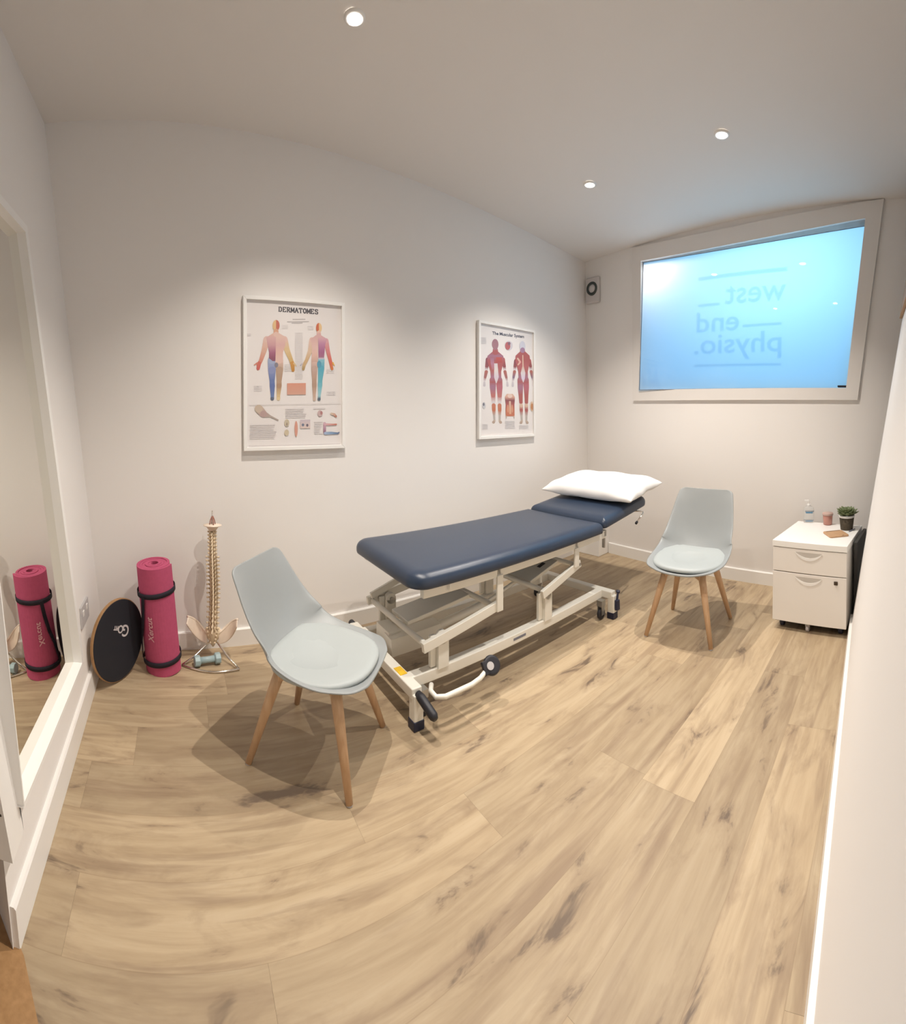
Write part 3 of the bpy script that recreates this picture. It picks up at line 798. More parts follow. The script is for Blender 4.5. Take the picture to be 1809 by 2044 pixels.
# hanger plates, near and far
for v in (0.02, 0.625):
    for u, zb in ((0.475, 0.335), (1.085, 0.40)):
        bm = bmesh.new(); bar(bm, (u, v, zb), (u, v, 0.51), 0.040, 0.012); obj('hanger', bm, WHITE_METAL, CO, bevel=0.003)
# base frame
bm = bmesh.new()
for v in (0.075, 0.545): bar(bm, (-0.03, v, 0.142), (1.415, v, 0.142), 0.05, 0.05)
for u in (-0.03, 1.415): bar(bm, (u, -0.025, 0.145), (u, 0.640, 0.145), 0.05, 0.045)
for u in (-0.03, 1.415):
    for v in (-0.018, 0.632): bar(bm, (u, v, 0.035), (u, v, 0.145), 0.046, 0.046)
base = obj('base_frame', bm, WHITE_METAL, CO, bevel=0.005)
for u in (-0.03, 1.415):
    for v in (-0.018, 0.632):
        bm = bmesh.new(); box(bm, u - 0.026, u + 0.026, v - 0.026, v + 0.026, 0.0, 0.040); obj('rubber_foot', bm, DARK_BLUE, base, bevel=0.004)
for u in (0.03, 1.355):
    for v in (0.03, 0.585):
        bm = bmesh.new()
        lathe(bm, [(0.030, -0.011), (0.034, -0.008), (0.034, 0.008), (0.030, 0.011)], 20, Matrix.Translation((u, v, 0.036)) @ Matrix.Rotation(math.pi / 2, 4, 'X'))
        obj('castor_wheel', bm, RUBBER, base, smooth=True)
        bm = bmesh.new(); bar(bm, (u, v - 0.016, 0.03), (u, v - 0.016, 0.09), 0.03, 0.004); bar(bm, (u, v + 0.016, 0.03), (u, v + 0.016, 0.09), 0.03, 0.004)
        box(bm, u - 0.02, u + 0.02, v - 0.02, v + 0.02, 0.085, 0.12)
        obj('castor_fork', bm, GREY_METAL, base)
bm = bmesh.new(); box(bm, -0.048, -0.012, 0.085, 0.150, 0.1677, 0.1690); obj('warning_sticker', bm, YELLOW, base)
bm = bmesh.new(); box(bm, 0.60, 0.69, 0.0488, 0.0498, 0.138, 0.150); obj('maker_plate', bm, LABEL_GREY, base)
bm = bmesh.new(); tube(bm, [(-0.03, -0.03, 0.146), (-0.028, -0.055, 0.140), (-0.020, -0.135, 0.107), (-0.019, -0.148, 0.102)], [0.015, 0.019, 0.019, 0.012], 14); obj('hand_grip', bm, RUBBER, base, smooth=True)
bm = bmesh.new(); tube(bm, [(-0.03, 0.640, 0.15), (-0.03, 0.672, 0.155)], [0.019, 0.016], 14); obj('end_cap', bm, RUBBER, base, smooth=True)
# posts on the rails
for v in (0.06, 0.56):
    for u, zt in ((0.155, 0.318), (0.865, 0.325)):
        bm = bmesh.new(); bar(bm, (u, v, 0.16), (u, v, zt - 0.025), 0.06, 0.034)
        lathe(bm, [(0.030, -0.017), (0.030, 0.017)], 20, Matrix.Translation((u, v, zt - 0.025)) @ Matrix.Rotation(math.pi / 2, 4, 'X'))
        bar(bm, (u - 0.045, v + 0.012, 0.17), (u - 0.045, v + 0.012, zt - 0.01), 0.03, 0.02)
        p_ = obj('post', bm, WHITE_METAL, CO, bevel=0.003)
        bm = bmesh.new(); lathe(bm, [(0.010, -0.006), (0.010, 0.006)], 12, Matrix.Translation((u, v - 0.02, zt - 0.022)) @ Matrix.Rotation(math.pi / 2, 4, 'X')); obj('pivot_bolt', bm, GREY_METAL, p_)
# parallel lifting arms
for v in (0.035, 0.60):
    for a, b in (((0.035, v, 0.285), (0.490, v, 0.362)), ((0.80, v, 0.318), (1.135, v, 0.408))):
        bm = bmesh.new(); bar(bm, a, b, 0.022, 0.044); ar = obj('lifting_arm', bm, WHITE_METAL, CO, bevel=0.003)
        bm = bmesh.new(); lathe(bm, [(0.009, -0.014), (0.009, 0.014)], 12, Matrix.Translation((b[0] - 0.012, v, b[2] - 0.004)) @ Matrix.Rotation(math.pi / 2, 4, 'X')); obj('pivot_bolt', bm, GREY_METAL, ar)
bm = bmesh.new()
bar(bm, (0.05, 0.585, 0.315), (0.47, 0.585, 0.455), 0.016, 0.034); obj('link_bar', bm, WHITE_METAL, CO, bevel=0.002)
bm = bmesh.new()
bm.free()
for u, z in ((0.06, 0.288), (0.47, 0.35), (0.84, 0.325), (1.12, 0.395)):
    bm = bmesh.new(); tube(bm, [(u, 0.03, z), (u, 0.61, z)], 0.014, 12); obj('cross_shaft', bm, WHITE_METAL, CO, smooth=True)
bm = bmesh.new(); bar(bm, (0.86, 0.30, 0.33), (1.10, 0.30, 0.39), 0.24, 0.02); obj('link_plate', bm, WHITE_METAL, CO, bevel=0.003)
bm = bmesh.new(); bar(bm, (0.08, 0.32, 0.30), (0.46, 0.32, 0.345), 0.16, 0.02); obj('link_plate', bm, WHITE_METAL, CO, bevel=0.003)
bm = bmesh.new()
bar(bm, (0.02, 0.33, 0.175), (0.30, 0.31, 0.195), 0.085, 0.085)
tube(bm, [(0.28, 0.31, 0.205), (0.62, 0.305, 0.245)], 0.022, 16); tube(bm, [(0.62, 0.305, 0.245), (0.86, 0.30, 0.31)], 0.011, 12)
bar(bm, (0.06, 0.33, 0.20), (0.06, 0.47, 0.20), 0.07, 0.06)
obj('actuator', bm, WHITE_METAL, CO, bevel=0.008)
bm = bmesh.new(); bar(bm, (0.99, 0.24, 0.372), (1.04, 0.24, 0.384), 0.025, 0.006); obj('black_clip', bm, RUBBER, CO)
# foot lever
bm = bmesh.new()
tube(bm, [(0.045, -0.02, 0.155), (0.022, -0.05, 0.150), (0.022, -0.09, 0.146), (0.06, -0.105, 0.142), (0.20, -0.105, 0.142), (0.25, -0.103, 0.150), (0.285, -0.10, 0.168)], 0.0105, 12)
lv = obj('foot_lever', bm, WHITE_METAL, CO, smooth=True)
bm = bmesh.new()
MP = Matrix.Translation((0.318, -0.10, 0.180)) @ Matrix.Rotation(math.radians(55), 4, 'X') @ Matrix.Rotation(math.radians(-12), 4, 'Y')
lathe(bm, [(0.030, -0.013), (0.040, -0.010), (0.042, 0.0), (0.039, 0.010), (0.028, 0.013)], 24, MP)
box(bm, -0.045, 0.0, -0.028, 0.028, -0.011, 0.011, MP)
pd = obj('pedal', bm, RUBBER, lv, bevel=0.003)
bm = bmesh.new(); lathe(bm, [(0.017, 0.0125), (0.017, 0.0155)], 24, MP @ Matrix.Translation((-0.012, 0, 0))); obj('pedal_badge', bm, SOCK, pd)
# brake pedal at the head end
bm = bmesh.new()
bar(bm, (1.418, -0.055, 0.055), (1.422, -0.050, 0.118), 0.034, 0.022); bar(bm, (1.422, -0.048, 0.11), (1.44, -0.044, 0.160), 0.014, 0.014); bar(bm, (1.435, -0.046, 0.155), (1.447, -0.042, 0.168), 0.026, 0.018)
obj('brake_pedal', bm, DARK_BLUE, CO, bevel=0.005)
# headrest release handle
bm = bmesh.new()
tube(bm, [(1.76, 0.05, 0.600), (1.80, 0.0, 0.597), (1.815, -0.012, 0.593), (1.805, -0.02, 0.585), (1.70, -0.03, 0.545)], 0.005, 10)
hh = obj('release_handle', bm, CHROME, CO, smooth=True)
bm = bmesh.new(); tube(bm, [(1.702, -0.03, 0.546), (1.685, -0.031, 0.539)], 0.009, 10); obj('handle_tip', bm, RUBBER, hh, smooth=True)

# pillow
def pillow():
    bm = bmesh.new(); n, m_ = 28, 40
    rng = random.Random(3)
    LU, LV, T = 0.255, 0.400, 0.088
    grid = {}
    for side in (1, -1):
        for i in range(n + 1):
            for j in range(m_ + 1):
                a = -1 + 2 * i / n; b = -1 + 2 * j / m_
                edge = (i in (0, n) or j in (0, m_))
                if side == -1 and edge: grid[(side, i, j)] = grid[(1, i, j)]; continue
                pull = 1 - 0.085 * (1 - abs(b) ** 2.2) * abs(a) ** 3
                pull2 = 1 - 0.06 * (1 - abs(a) ** 2.2) * abs(b) ** 3
                h = max(0, (1 - abs(a) ** 2.6)) ** 0.45 * max(0, (1 - abs(b) ** 3.4)) ** 0.45
                wr = 0.006 * math.sin(9 * b + 3 * a) * abs(a) ** 2 * (1 - abs(a)) * 4 + 0.005 * math.sin(13 * a * b + 2) * (1 - h)
                z = T * h * side * (1.0 if side > 0 else 0.55) + wr * side
                corner = (abs(a) * abs(b)) ** 6
                z += -0.006 * corner + 0.010 * abs(b) ** 8 * (1 - abs(a)) * math.sin(7 * a)
                grid[(side, i, j)] = bm.verts.new((a * LU * pull, b * LV * pull2, z))
    for side in (1, -1):
        for i in range(n):
            for j in range(m_):
                q = [grid[(side, i, j)], grid[(side, i + 1, j)], grid[(side, i + 1, j + 1)], grid[(side, i, j + 1)]]
                try: bm.faces.new(q if side > 0 else q[::-1])
                except ValueError: pass
    o = obj('pillow', bm, LINEN, None, smooth=True, subsurf=1)
    return o
pw = pillow()
tag(pw, 'plump white pillow lying on the raised headrest of the couch', 'pillow')
pw.rotation_euler = (0, -math.atan(SL) , -0.00434 + math.radians(2))
pw.location = (1.534 + 1.79, -0.901 + 0.325, 0.634 + SL * 0.46 + 0.052)

# ------------------------------------------------------------------ shell chairs
def catmull(pts, n):
    out = []; P = [pts[0]] + list(pts) + [pts[-1]]
    for i in range(1, len(P) - 2):
        for k in range(n):
            t = k / n; p0, p1, p2, p3 = P[i - 1], P[i], P[i + 1], P[i + 2]
            out.append(tuple(0.5 * (2 * b + (c - a) * t + (2 * a - 5 * b + 4 * c - d) * t * t + (3 * b - a - 3 * c + d) * t ** 3) for a, b, c, d in zip(p0, p1, p2, p3)))
    out.append(tuple(pts[-1])); return out
#          x      z     halfw  lift
PROF = [(x, z, hw * 1.09, lf) for x, z, hw, lf in [(-0.304, 0.764, 0.138, 0.008), (-0.298, 0.748, 0.172, 0.012), (-0.280, 0.690, 0.186, 0.028), (-0.256, 0.610, 0.198, 0.048), (-0.230, 0.530, 0.208, 0.074),
        (-0.200, 0.462, 0.212, 0.100), (-0.158, 0.406, 0.220, 0.104), (-0.090, 0.378, 0.224, 0.084), (0.0, 0.368, 0.226, 0.062), (0.090, 0.368, 0.222, 0.046),
        (0.165, 0.374, 0.204, 0.036), (0.215, 0.380, 0.178, 0.026), (0.246, 0.384, 0.118, 0.014)]]
CP = catmull(PROF, 4)
def shell_pt(i, v):
    x, z, hw, lf = CP[i]
    a = CP[max(i - 1, 0)]; b = CP[min(i + 1, len(CP) - 1)]
    tx, tz = b[0] - a[0], b[1] - a[1]; l = math.hypot(tx, tz); nx, nz = -tz / l, tx / l
    if nz < 0 and nx < 0: nx, nz = -nx, -nz
    k = lf * abs(v) ** 2.6
    return Vector((x + nx * k, v * hw, z + nz * k))
def seat_surface_z(x, y):
    best = min(range(len(CP)), key=lambda i: abs(CP[i][0] - x) + (0 if CP[i][1] < 0.45 else 9))
    hw = CP[best][2]; v = max(-1, min(1, y / hw))
    return CP[best][1] + CP[best][3] * abs(v) ** 2.6
def make_chair(label, loc, rotz, zs):
    t = thing('shell_chair', label, 'chair', loc, rotz, 'grey shell chairs'); t.scale = (1, 1, zs)
    bm = bmesh.new(); m_ = 18
    g = [[bm.verts.new(shell_pt(i, -1 + 2 * j / m_)) for j in range(m_ + 1)] for i in range(len(CP))]
    for i in range(len(CP) - 1):
        for j in range(m_): bm.faces.new((g[i][j], g[i][j + 1], g[i + 1][j + 1], g[i + 1][j]))
    o = obj('shell', bm, SHELL, t, smooth=True)
    so = o.modifiers.new('solid', 'SOLIDIFY'); so.thickness = 0.011; so.offset = 0
    sb = o.modifiers.new('sub', 'SUBSURF'); sb.levels = 1; sb.render_levels = 1
    # seat pad
    bm = bmesh.new(); rings = []
    for r, dz in ((1.0, 0.006), (1.012, 0.014), (1.0, 0.022), (0.95, 0.029), (0.85, 0.032), (0.65, 0.030), (0.4, 0.028), (0.15, 0.027)):
        ring = []
        for k in range(40):
            a = 2 * math.pi * k / 40; c, s = math.cos(a), math.sin(a)
            ex = 2.5; rad = (abs(c) ** ex + abs(s) ** ex) ** (-1 / ex)
            x = 0.030 + 0.199 * rad * c * r; y = 0.220 * rad * s * r * (1 - 0.10 * (x - 0.03) / 0.2)
            xs = max(-0.15, min(0.225, x))
            ring.append(bm.verts.new((x, y, 0.55 * seat_surface_z(xs, 0) + 0.45 * seat_surface_z(xs, y * 0.95) + dz + 0.006)))
        rings.append(ring)
    for a, b in zip(rings, rings[1:]):
        for k in range(40): bm.faces.new((a[k], a[(k + 1) % 40], b[(k + 1) % 40], b[k]))
    bm.faces.new(rings[0][::-1]); bm.faces.new(rings[-1])
    obj('seat_pad', bm, PAD, t, smooth=True)
    # wooden cross under the seat and the legs
    bm = bmesh.new()
    for s in (1, -1):
        bar(bm, (-0.125, -0.125 * s, 0.345), (0.125, 0.125 * s, 0.345), 0.045, 0.030)
    lathe(bm, [(0.075, 0.352), (0.085, 0.372)], 20)
    obj('leg_support', bm, BEECH, t, bevel=0.004)
    for sx in (1, -1):
        for sy in (1, -1):
            bm = bmesh.new()
            tube(bm, [(sx * 0.112, sy * 0.112, 0.366), (sx * 0.135, sy * 0.135, 0.28), (sx * 0.2027, sy * 0.2027, 0.004)], [0.0225, 0.0205, 0.0125], 16)
            lg = obj('leg', bm, BEECH, t, smooth=True)
            bm = bmesh.new(); lathe(bm, [(0.010, 0), (0.012, 0.002), (0.012, 0.006)], 14, Matrix.Translation((sx * 0.2027, sy * 0.2027, 0))); obj('glide', bm, SOCK, lg)
    return t
make_chair('pale grey shell chair with beech legs in the foreground, left of the couch foot', (1.0976, -0.8494, 0), math.atan2(-0.69, 0.72), 0.905)
make_chair('grey shell chair with beech legs between the couch head and the cabinet', (3.068, -1.4194, 0), math.pi + 0.05, 1.03)

# ------------------------------------------------------------------ rolled mat
MX, MY = 0.492, -0.172
t = thing('exercise_mat', 'rolled pink exercise mat standing upright between balance board and spine model', 'exercise mat', (MX, MY, 0), 0)
t.rotation_euler = (math.radians(2.0), math.radians(-5.2), 0)
HM, RM = 0.535, 0.0965
bm = bmesh.new()
turns, n = 4.6, 190; r_in, th = 0.0275, 0.0150
outp, inp = [], []
for k in range(n + 1):
    a = 2 * math.pi * turns * k / n; r = r_in + (RM - r_in) * k / n
    a2 = a + 2.2
    outp.append((r * math.cos(a2), r * math.sin(a2))); inp.append(((r - th * 0.94) * math.cos(a2), (r - th * 0.94) * math.sin(a2)))
def ring_z(z): return [bm.verts.new((x, y, z + 0.002 * math.sin(k * 0.05))) for k, (x, y) in enumerate(outp)], [bm.verts.new((x, y, z + 0.002 * math.sin(k * 0.05) )) for k, (x, y) in enumerate(inp)]
o0, i0 = ring_z(0.002); o1, i1 = ring_z(HM)
for k in range(n):
    bm.faces.new((o0[k], o0[k + 1], o1[k + 1], o1[k])); bm.faces.new((i0[k + 1], i0[k], i1[k], i1[k + 1]))
    bm.faces.new((o1[k], o1[k + 1], i1[k + 1], i1[k])); bm.faces.new((o0[k + 1], o0[k], i0[k], i0[k + 1]))
bm.faces.new((o0[0], o1[0], i1[0], i0[0])); bm.faces.new((o0[n], i0[n], i1[n], o1[n]))
obj('mat_roll', bm, PINK, t, smooth=False)
# solid core so that the roll does not leak light
def strap_ring(z0, tilt, ph):
    bm = bmesh.new()
    a_, b_ = [], []
    for k in range(40):
        a = 2 * math.pi * k / 40; z = z0 + tilt * math.cos(a - ph)
        for lst, r, dz in ((a_, RM + 0.0035, -0.012), (b_, RM + 0.0035, 0.012)): lst.append(bm.verts.new((r * math.cos(a), r * math.sin(a), z + dz)))
    for k in range(40): bm.faces.new((a_[k], a_[(k + 1) % 40], b_[(k + 1) % 40], b_[k]))
    o = obj('strap', bm, STRAP, t, smooth=True)
    s = o.modifiers.new('solid', 'SOLIDIFY'); s.thickness = 0.003
strap_ring(0.405, 0.006, 0.0); strap_ring(0.066, 0.004, 0.3)
bm = bmesh.new()
path = [(-2.30, 0.405), (-2.38, 0.33), (-2.52, 0.25), (-2.80, 0.17), (-3.05, 0.07)]
pa, pb = [], []
for a, z in path:
    for lst, da in ((pa, -0.10), (pb, 0.10)): lst.append(bm.verts.new(((RM + 0.004) * math.cos(a + da), (RM + 0.004) * math.sin(a + da), z)))
for k in range(len(path) - 1): bm.faces.new((pa[k], pb[k], pb[k + 1], pa[k + 1]))
o = obj('carry_strap', bm, STRAP, t); s = o.modifiers.new('solid', 'SOLIDIFY'); s.thickness = 0.003; s.offset = 1
def wrap_text(body, size, z0, a0, r, shear, mx):
    bm = bmesh.new(); me = text_mesh(body, size, shear=shear, bold=0.0006)
    add_mesh(bm, me, lambda c: Vector((r * math.cos(a0 - c.y / r), r * math.sin(a0 - c.y / r), z0 + c.x)))
    return bm
bm = wrap_text('Xercut', 0.042, 0.180, -1.90, RM + 0.0015, 0.25, None)
obj('lettering', bm, PINK_PRINT, t)

# ------------------------------------------------------------------ balance board
BN = Vector((0.807, -0.584, 0.088)).normalized()          # facing of the board
ctr = Vector((0.272, -0.289, 0.19))
t = thing('balance_board', 'round black balance board with plywood edge leaning in the corner beside the mat', 'balance board')
zax = BN; xax = Vector((0, 0, 1)).cross(zax).normalized(); yax = zax.cross(xax)
MB = Matrix.Identity(4)
for i in range(3): MB[i][0] = xax[i]; MB[i][1] = yax[i]; MB[i][2] = zax[i]
RB = 0.189
low = -RB * math.sqrt(1 - BN.z ** 2)
ctr.z = -low + 0.004
MB.translation = ctr
t.matrix_world = MB
bm = bmesh.new(); lathe(bm, [(RB - 0.004, -0.020), (RB, -0.016), (RB, -0.002), (RB - 0.003, 0.0)], 56); obj('plywood_disc', bm, PLY, t)
bm = bmesh.new(); lathe(bm, [(RB - 0.004, 0.0002), (RB - 0.005, 0.0022), (RB - 0.02, 0.0026)], 56); obj('grip_top', bm, BOARD_TOP, t)
bm = bmesh.new(); lathe(bm, [(0.060, -0.020), (0.056, -0.042), (0.040, -0.060), (0.012, -0.068)], 28); obj('rocker_ball', bm, RUBBER, t, smooth=True)
bm = bmesh.new()
ca, sa = math.cos(math.radians(160)), math.sin(math.radians(160))
def lg(body, size, dx, dy):
    add_mesh(bm, text_mesh(body, size, bold=0.0012), lambda c: Vector((ca * (c.x + dx) - sa * (c.y + dy) + 0.04, sa * (c.x + dx) + ca * (c.y + dy) + 0.03, 0.0031)))
lg('G', 0.075, -0.035, -0.025); lg('O', 0.050, 0.012, -0.022); lg('FIT', 0.026, 0.050, -0.018)
obj('lettering', bm, WHITE_PRINT, t)

# ------------------------------------------------------------------ spine model
SX, SY = 0.755, -0.120
t = thing('spine_model', 'life-size plastic spine and pelvis model on a chrome wire stand', 'anatomical model', (SX, SY, 0), math.radians(-14))
bm = bmesh.new()
arc = [(-0.150 + 0.30 * k / 16, -0.085 - 0.040 * math.sin(math.pi * k / 16), 0.006) for k in range(17)]
tube(bm, arc, 0.0052, 10)
for sx in (-1, 1): tube(bm, [(sx * 0.150, -0.085, 0.006), (sx * 0.09, -0.03, 0.030), (sx * 0.022, 0.030, 0.078), (0.0, 0.040, 0.085)], 0.0052, 10)
obj('wire_stand', bm, CHROME, t, smooth=True)
bm = bmesh.new(); tube(bm, [(0, 0.040, 0.07), (0, 0.035, 0.20), (0, 0.02, 0.45), (0, 0.01, 0.70), (0, 0.008, 0.775)], 0.0036, 8)
obj('support_rod', bm, CHROME, t, smooth=True)
nv = 24; z = 0.150; zs = []
for k in range(nv):
    h = 0.0280 - 0.0125 * k / nv; zs.append((z, h)); z += h
zsc = (0.672 - 0.150) / (z - 0.150)
for k, (zz, h) in enumerate(zs):
    zz = 0.150 + (zz - 0.150) * zsc; h *= zsc
    f = k / (nv - 1); r = 0.028 - 0.007 * f
    y0 = 0.016 * math.sin(f * math.pi * 2.0 + 0.3) + 0.015
    xo = 0.006 * math.sin(f * 3.3)
    bm = bmesh.new(); zc = zz + h / 2
    lathe(bm, [(r * 0.98, -h * 0.36), (r * 0.80, -h * 0.05), (r * 0.84, h * 0.1), (r, h * 0.36)], 14, Matrix.Translation((xo, y0, zc)))
    tw = (0.034 if f < 0.22 else (0.036 if f < 0.72 else 0.024)) ; th_ = 0.0042
    for sx in (-1, 1):
        tube(bm, [(xo + sx * r * 0.6, y0 - r * 0.6, zc), (xo + sx * tw * 0.8, y0 - r * 0.9, zc + 0.003), (xo + sx * tw, y0 - r * 1.0, zc + 0.004)], [th_ * 1.2, th_, th_ * 1.2], 7)
        tube(bm, [(xo + sx * r * 0.45, y0 - r * 1.0, zc - h * 0.4), (xo + sx * r * 0.5, y0 - r * 1.1, zc + h * 0.5)], [0.005, 0.004], 7)
    tube(bm, [(xo, y0 - r * 0.8, zc), (xo, y0 - r * 1.5, zc - 0.006), (xo, y0 - r * 2.1, zc - 0.012 - 0.008 * (0.2 < f < 0.75))], [0.006, 0.0048, 0.0035], 7)
    obj('vertebra', bm, BONE, t, smooth=True)
    if k < nv - 1:
        bm = bmesh.new(); lathe(bm, [(r * 0.92, -h * 0.15), (r * 0.96, 0), (r * 0.92, h * 0.15)], 14, Matrix.Translation((xo, y0, zz + h))); obj('disc', bm, PALE_BONE, t, smooth=True)
bm = bmesh.new()
add = [(0.044, 0.158), (0.040, 0.135), (0.028, 0.105), (0.013, 0.080), (0.006, 0.066)]
for (r, zz) in add: pass
lathe(bm, [(0.004, 0.062), (0.014, 0.078), (0.030, 0.105), (0.043, 0.135), (0.040, 0.160)], 16, Matrix.Translation((0, 0.014, 0)) @ Matrix.Diagonal((1, 0.55, 1, 1)))
for k in range(4):
    for sx in (-1, 1): ellipsoid(bm, (sx * (0.012 + 0.004 * k), -0.006, 0.092 + 0.018 * k), 0.006, 0.005, 0.006, seg=8, rings=6)
obj('sacrum', bm, BONE, t, smooth=True)
for sx in (-1, 1):      # flaring hip bones: curved blades
    bm = bmesh.new(); nu, nvv = 10, 8; g = []
    for i in range(nu + 1):
        a = i / nu; row = []
        for j in range(nvv + 1):
            b = j / nvv
            # a runs outward from the sacrum, b from the lower rim to the crest
            x = 0.030 + 0.105 * a ** 0.9; ztop = 0.138 + 0.080 * a ** 1.5 + 0.010 * math.sin(a * 3.1); zlo = 0.080 + 0.118 * a ** 2.4
            y = 0.004 + 0.055 * math.sin(a * 1.9) * (0.5 + 0.5 * b) - 0.075 * a * a * (1 - b * 0.2)
            row.append(bm.verts.new((sx * x, y, zlo + (ztop - zlo) * b)))
        g.append(row)
    for i in range(nu):
        for j in range(nvv): bm.faces.new((g[i][j], g[i + 1][j], g[i + 1][j + 1], g[i][j + 1]))
    crest = [g[i][nvv].co.copy() for i in range(nu + 1)]; rim = [g[nu][j].co.copy() for j in range(nvv, -1, -1)]
    o = obj('hip_bone', bm, PALE_BONE, t, smooth=True)
    s = o.modifiers.new('solid', 'SOLIDIFY'); s.thickness = 0.007; s.offset = 0
    s2 = o.modifiers.new('sub', 'SUBSURF'); s2.levels = 1; s2.render_levels = 1
    bm = bmesh.new(); tube(bm, crest, 0.0062, 8); obj('crest', bm, PALE_BONE, o, smooth=True)
bm = bmesh.new(); lathe(bm, [(0.020, 0.672), (0.026, 0.680), (0.032, 0.690), (0.050, 0.697), (0.050, 0.701), (0.012, 0.704)], 24, Matrix.Translation((0, 0.010, 0)) @ Matrix.Diagonal((1, 0.8, 1, 1))); obj('skull_plate', bm, PALE_BONE, t, smooth=True)
bm = bmesh.new()
for a in range(4):
    c, s = math.cos(a * 1.57 + 0.5), math.sin(a * 1.57 + 0.5)
    tube(bm, [(0.016 * c, 0.010 + 0.016 * s, 0.702), (0.012 * c, 0.010 + 0.012 * s, 0.725), (0.002 * c, 0.009, 0.748)], 0.0026, 6)
obj('nerve_cord', bm, NERVE, t, smooth=True)

# dumbbell lying inside the wire stand
t = thing('dumbbell', 'small grey-blue dumbbell on the floor inside the wire stand of the spine model', 'dumbbell', (0.722, -0.168, 0.028), math.radians(9))
RX = Matrix.Rotation(math.pi / 2, 4, 'Y')
bm = bmesh.new(); lathe(bm, [(0.0165, -0.045), (0.0155, 0.0), (0.0165, 0.045)], 18, RX); obj('grip', bm, DUMB, t, smooth=True)
for s in (-1, 1):
    bm = bmesh.new(); lathe(bm, [(0.016, 0.036), (0.027, 0.042), (0.0275, 0.046), (0.0275, 0.066), (0.026, 0.070), (0.012, 0.072)], 8, Matrix.Rotation(math.pi / 2 * s, 4, 'Y') @ Matrix.Rotation(math.pi / 8, 4, 'Z')); obj('weight', bm, DUMB, t, bevel=0.002)

# ------------------------------------------------------------------ filing cabinet and the things on it
CR = math.radians(7.75)
CW, CD, CH = 0.464, 0.51, 0.531
# local frame: x into the wall, y along the front towards the right wall (negative world y)
t = thing('filing_cabinet', 'white two-drawer pedestal cabinet on castors in the corner under the window', 'cabinet', (3.245, -1.900, 0), 0)
MC = Matrix.Translation((3.245, -1.900, 0)) @ Matrix(((math.cos(CR), -math.sin(CR), 0, 0), (-math.sin(CR), -math.cos(CR), 0, 0), (0, 0, 1, 0), (0, 0, 0, 1)))
t.matrix_world = MC
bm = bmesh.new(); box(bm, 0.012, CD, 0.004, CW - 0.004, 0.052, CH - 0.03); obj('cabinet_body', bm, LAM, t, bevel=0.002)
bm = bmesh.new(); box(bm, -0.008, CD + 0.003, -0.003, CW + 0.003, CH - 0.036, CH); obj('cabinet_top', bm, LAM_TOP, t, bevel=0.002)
def drawer(z0, z1, lock=False):
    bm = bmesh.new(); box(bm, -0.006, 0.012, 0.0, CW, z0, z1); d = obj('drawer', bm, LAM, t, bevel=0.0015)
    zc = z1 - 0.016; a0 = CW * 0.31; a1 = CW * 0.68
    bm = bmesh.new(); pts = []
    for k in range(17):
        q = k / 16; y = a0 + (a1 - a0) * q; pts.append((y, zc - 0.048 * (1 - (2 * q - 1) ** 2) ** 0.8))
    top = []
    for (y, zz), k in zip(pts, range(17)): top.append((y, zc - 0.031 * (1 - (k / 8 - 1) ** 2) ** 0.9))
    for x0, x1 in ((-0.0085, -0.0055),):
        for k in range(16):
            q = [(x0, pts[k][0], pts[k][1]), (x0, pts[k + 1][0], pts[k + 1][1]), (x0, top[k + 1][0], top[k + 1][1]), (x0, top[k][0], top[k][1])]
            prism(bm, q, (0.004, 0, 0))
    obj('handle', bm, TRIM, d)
    bm = bmesh.new(); vs = [bm.verts.new((-0.0064, y, zz)) for y, zz in top]; bm.faces.new(vs); obj('handle_shade', bm, RECESS_SHADE, d)  # flat face on the drawer; shade of the grip hollow put into its grey
    if lock:
        bm = bmesh.new(); box(bm, -0.012, -0.005, CW - 0.075, CW - 0.052, z1 - 0.042, z1 - 0.020); obj('lock', bm, SLIT, d, bevel=0.003)
RECESS_SHADE = mat('handle_recess_shade', (0.52, 0.485, 0.44), 0.5)  # darker grey painted in for the shade inside the drawer grips
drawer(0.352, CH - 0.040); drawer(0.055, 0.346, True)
for x in (0.06, CD - 0.06):
    for y in (0.045, CW - 0.045):
        bm = bmesh.new(); lathe(bm, [(0.020, -0.014), (0.024, -0.011), (0.024, 0.011), (0.020, 0.014)], 18, Matrix.Translation((x, y, 0.024)) @ Matrix.Rotation(math.pi / 2, 4, 'X')); box(bm, x - 0.016, x + 0.016, y - 0.019, y + 0.019, 0.034, 0.054)
        obj('castor', bm, DARK_BLUE, t)
bm = bmesh.new(); lathe(bm, [(0.016, -0.010), (0.020, -0.008), (0.020, 0.008), (0.016, 0.010)], 16, Matrix.Translation((0.03, CW * 0.47, 0.0205)) @ Matrix.Rotation(math.pi / 2, 4, 'X')); box(bm, 0.02, 0.04, CW * 0.47 - 0.014, CW * 0.47 + 0.014, 0.03, 0.054)
obj('anti_tilt_wheel', bm, SOCK, t)
bm = bmesh.new(); box(bm, 0.02, CD - 0.01, 0.01, CW - 0.01, 0.042, 0.0525); obj('base_plate', bm, DARK, t)
def on_top(px, py): p = MC @ Vector((px, py, CH)); return p

def cabtop(x, y): return (x, y, CH)
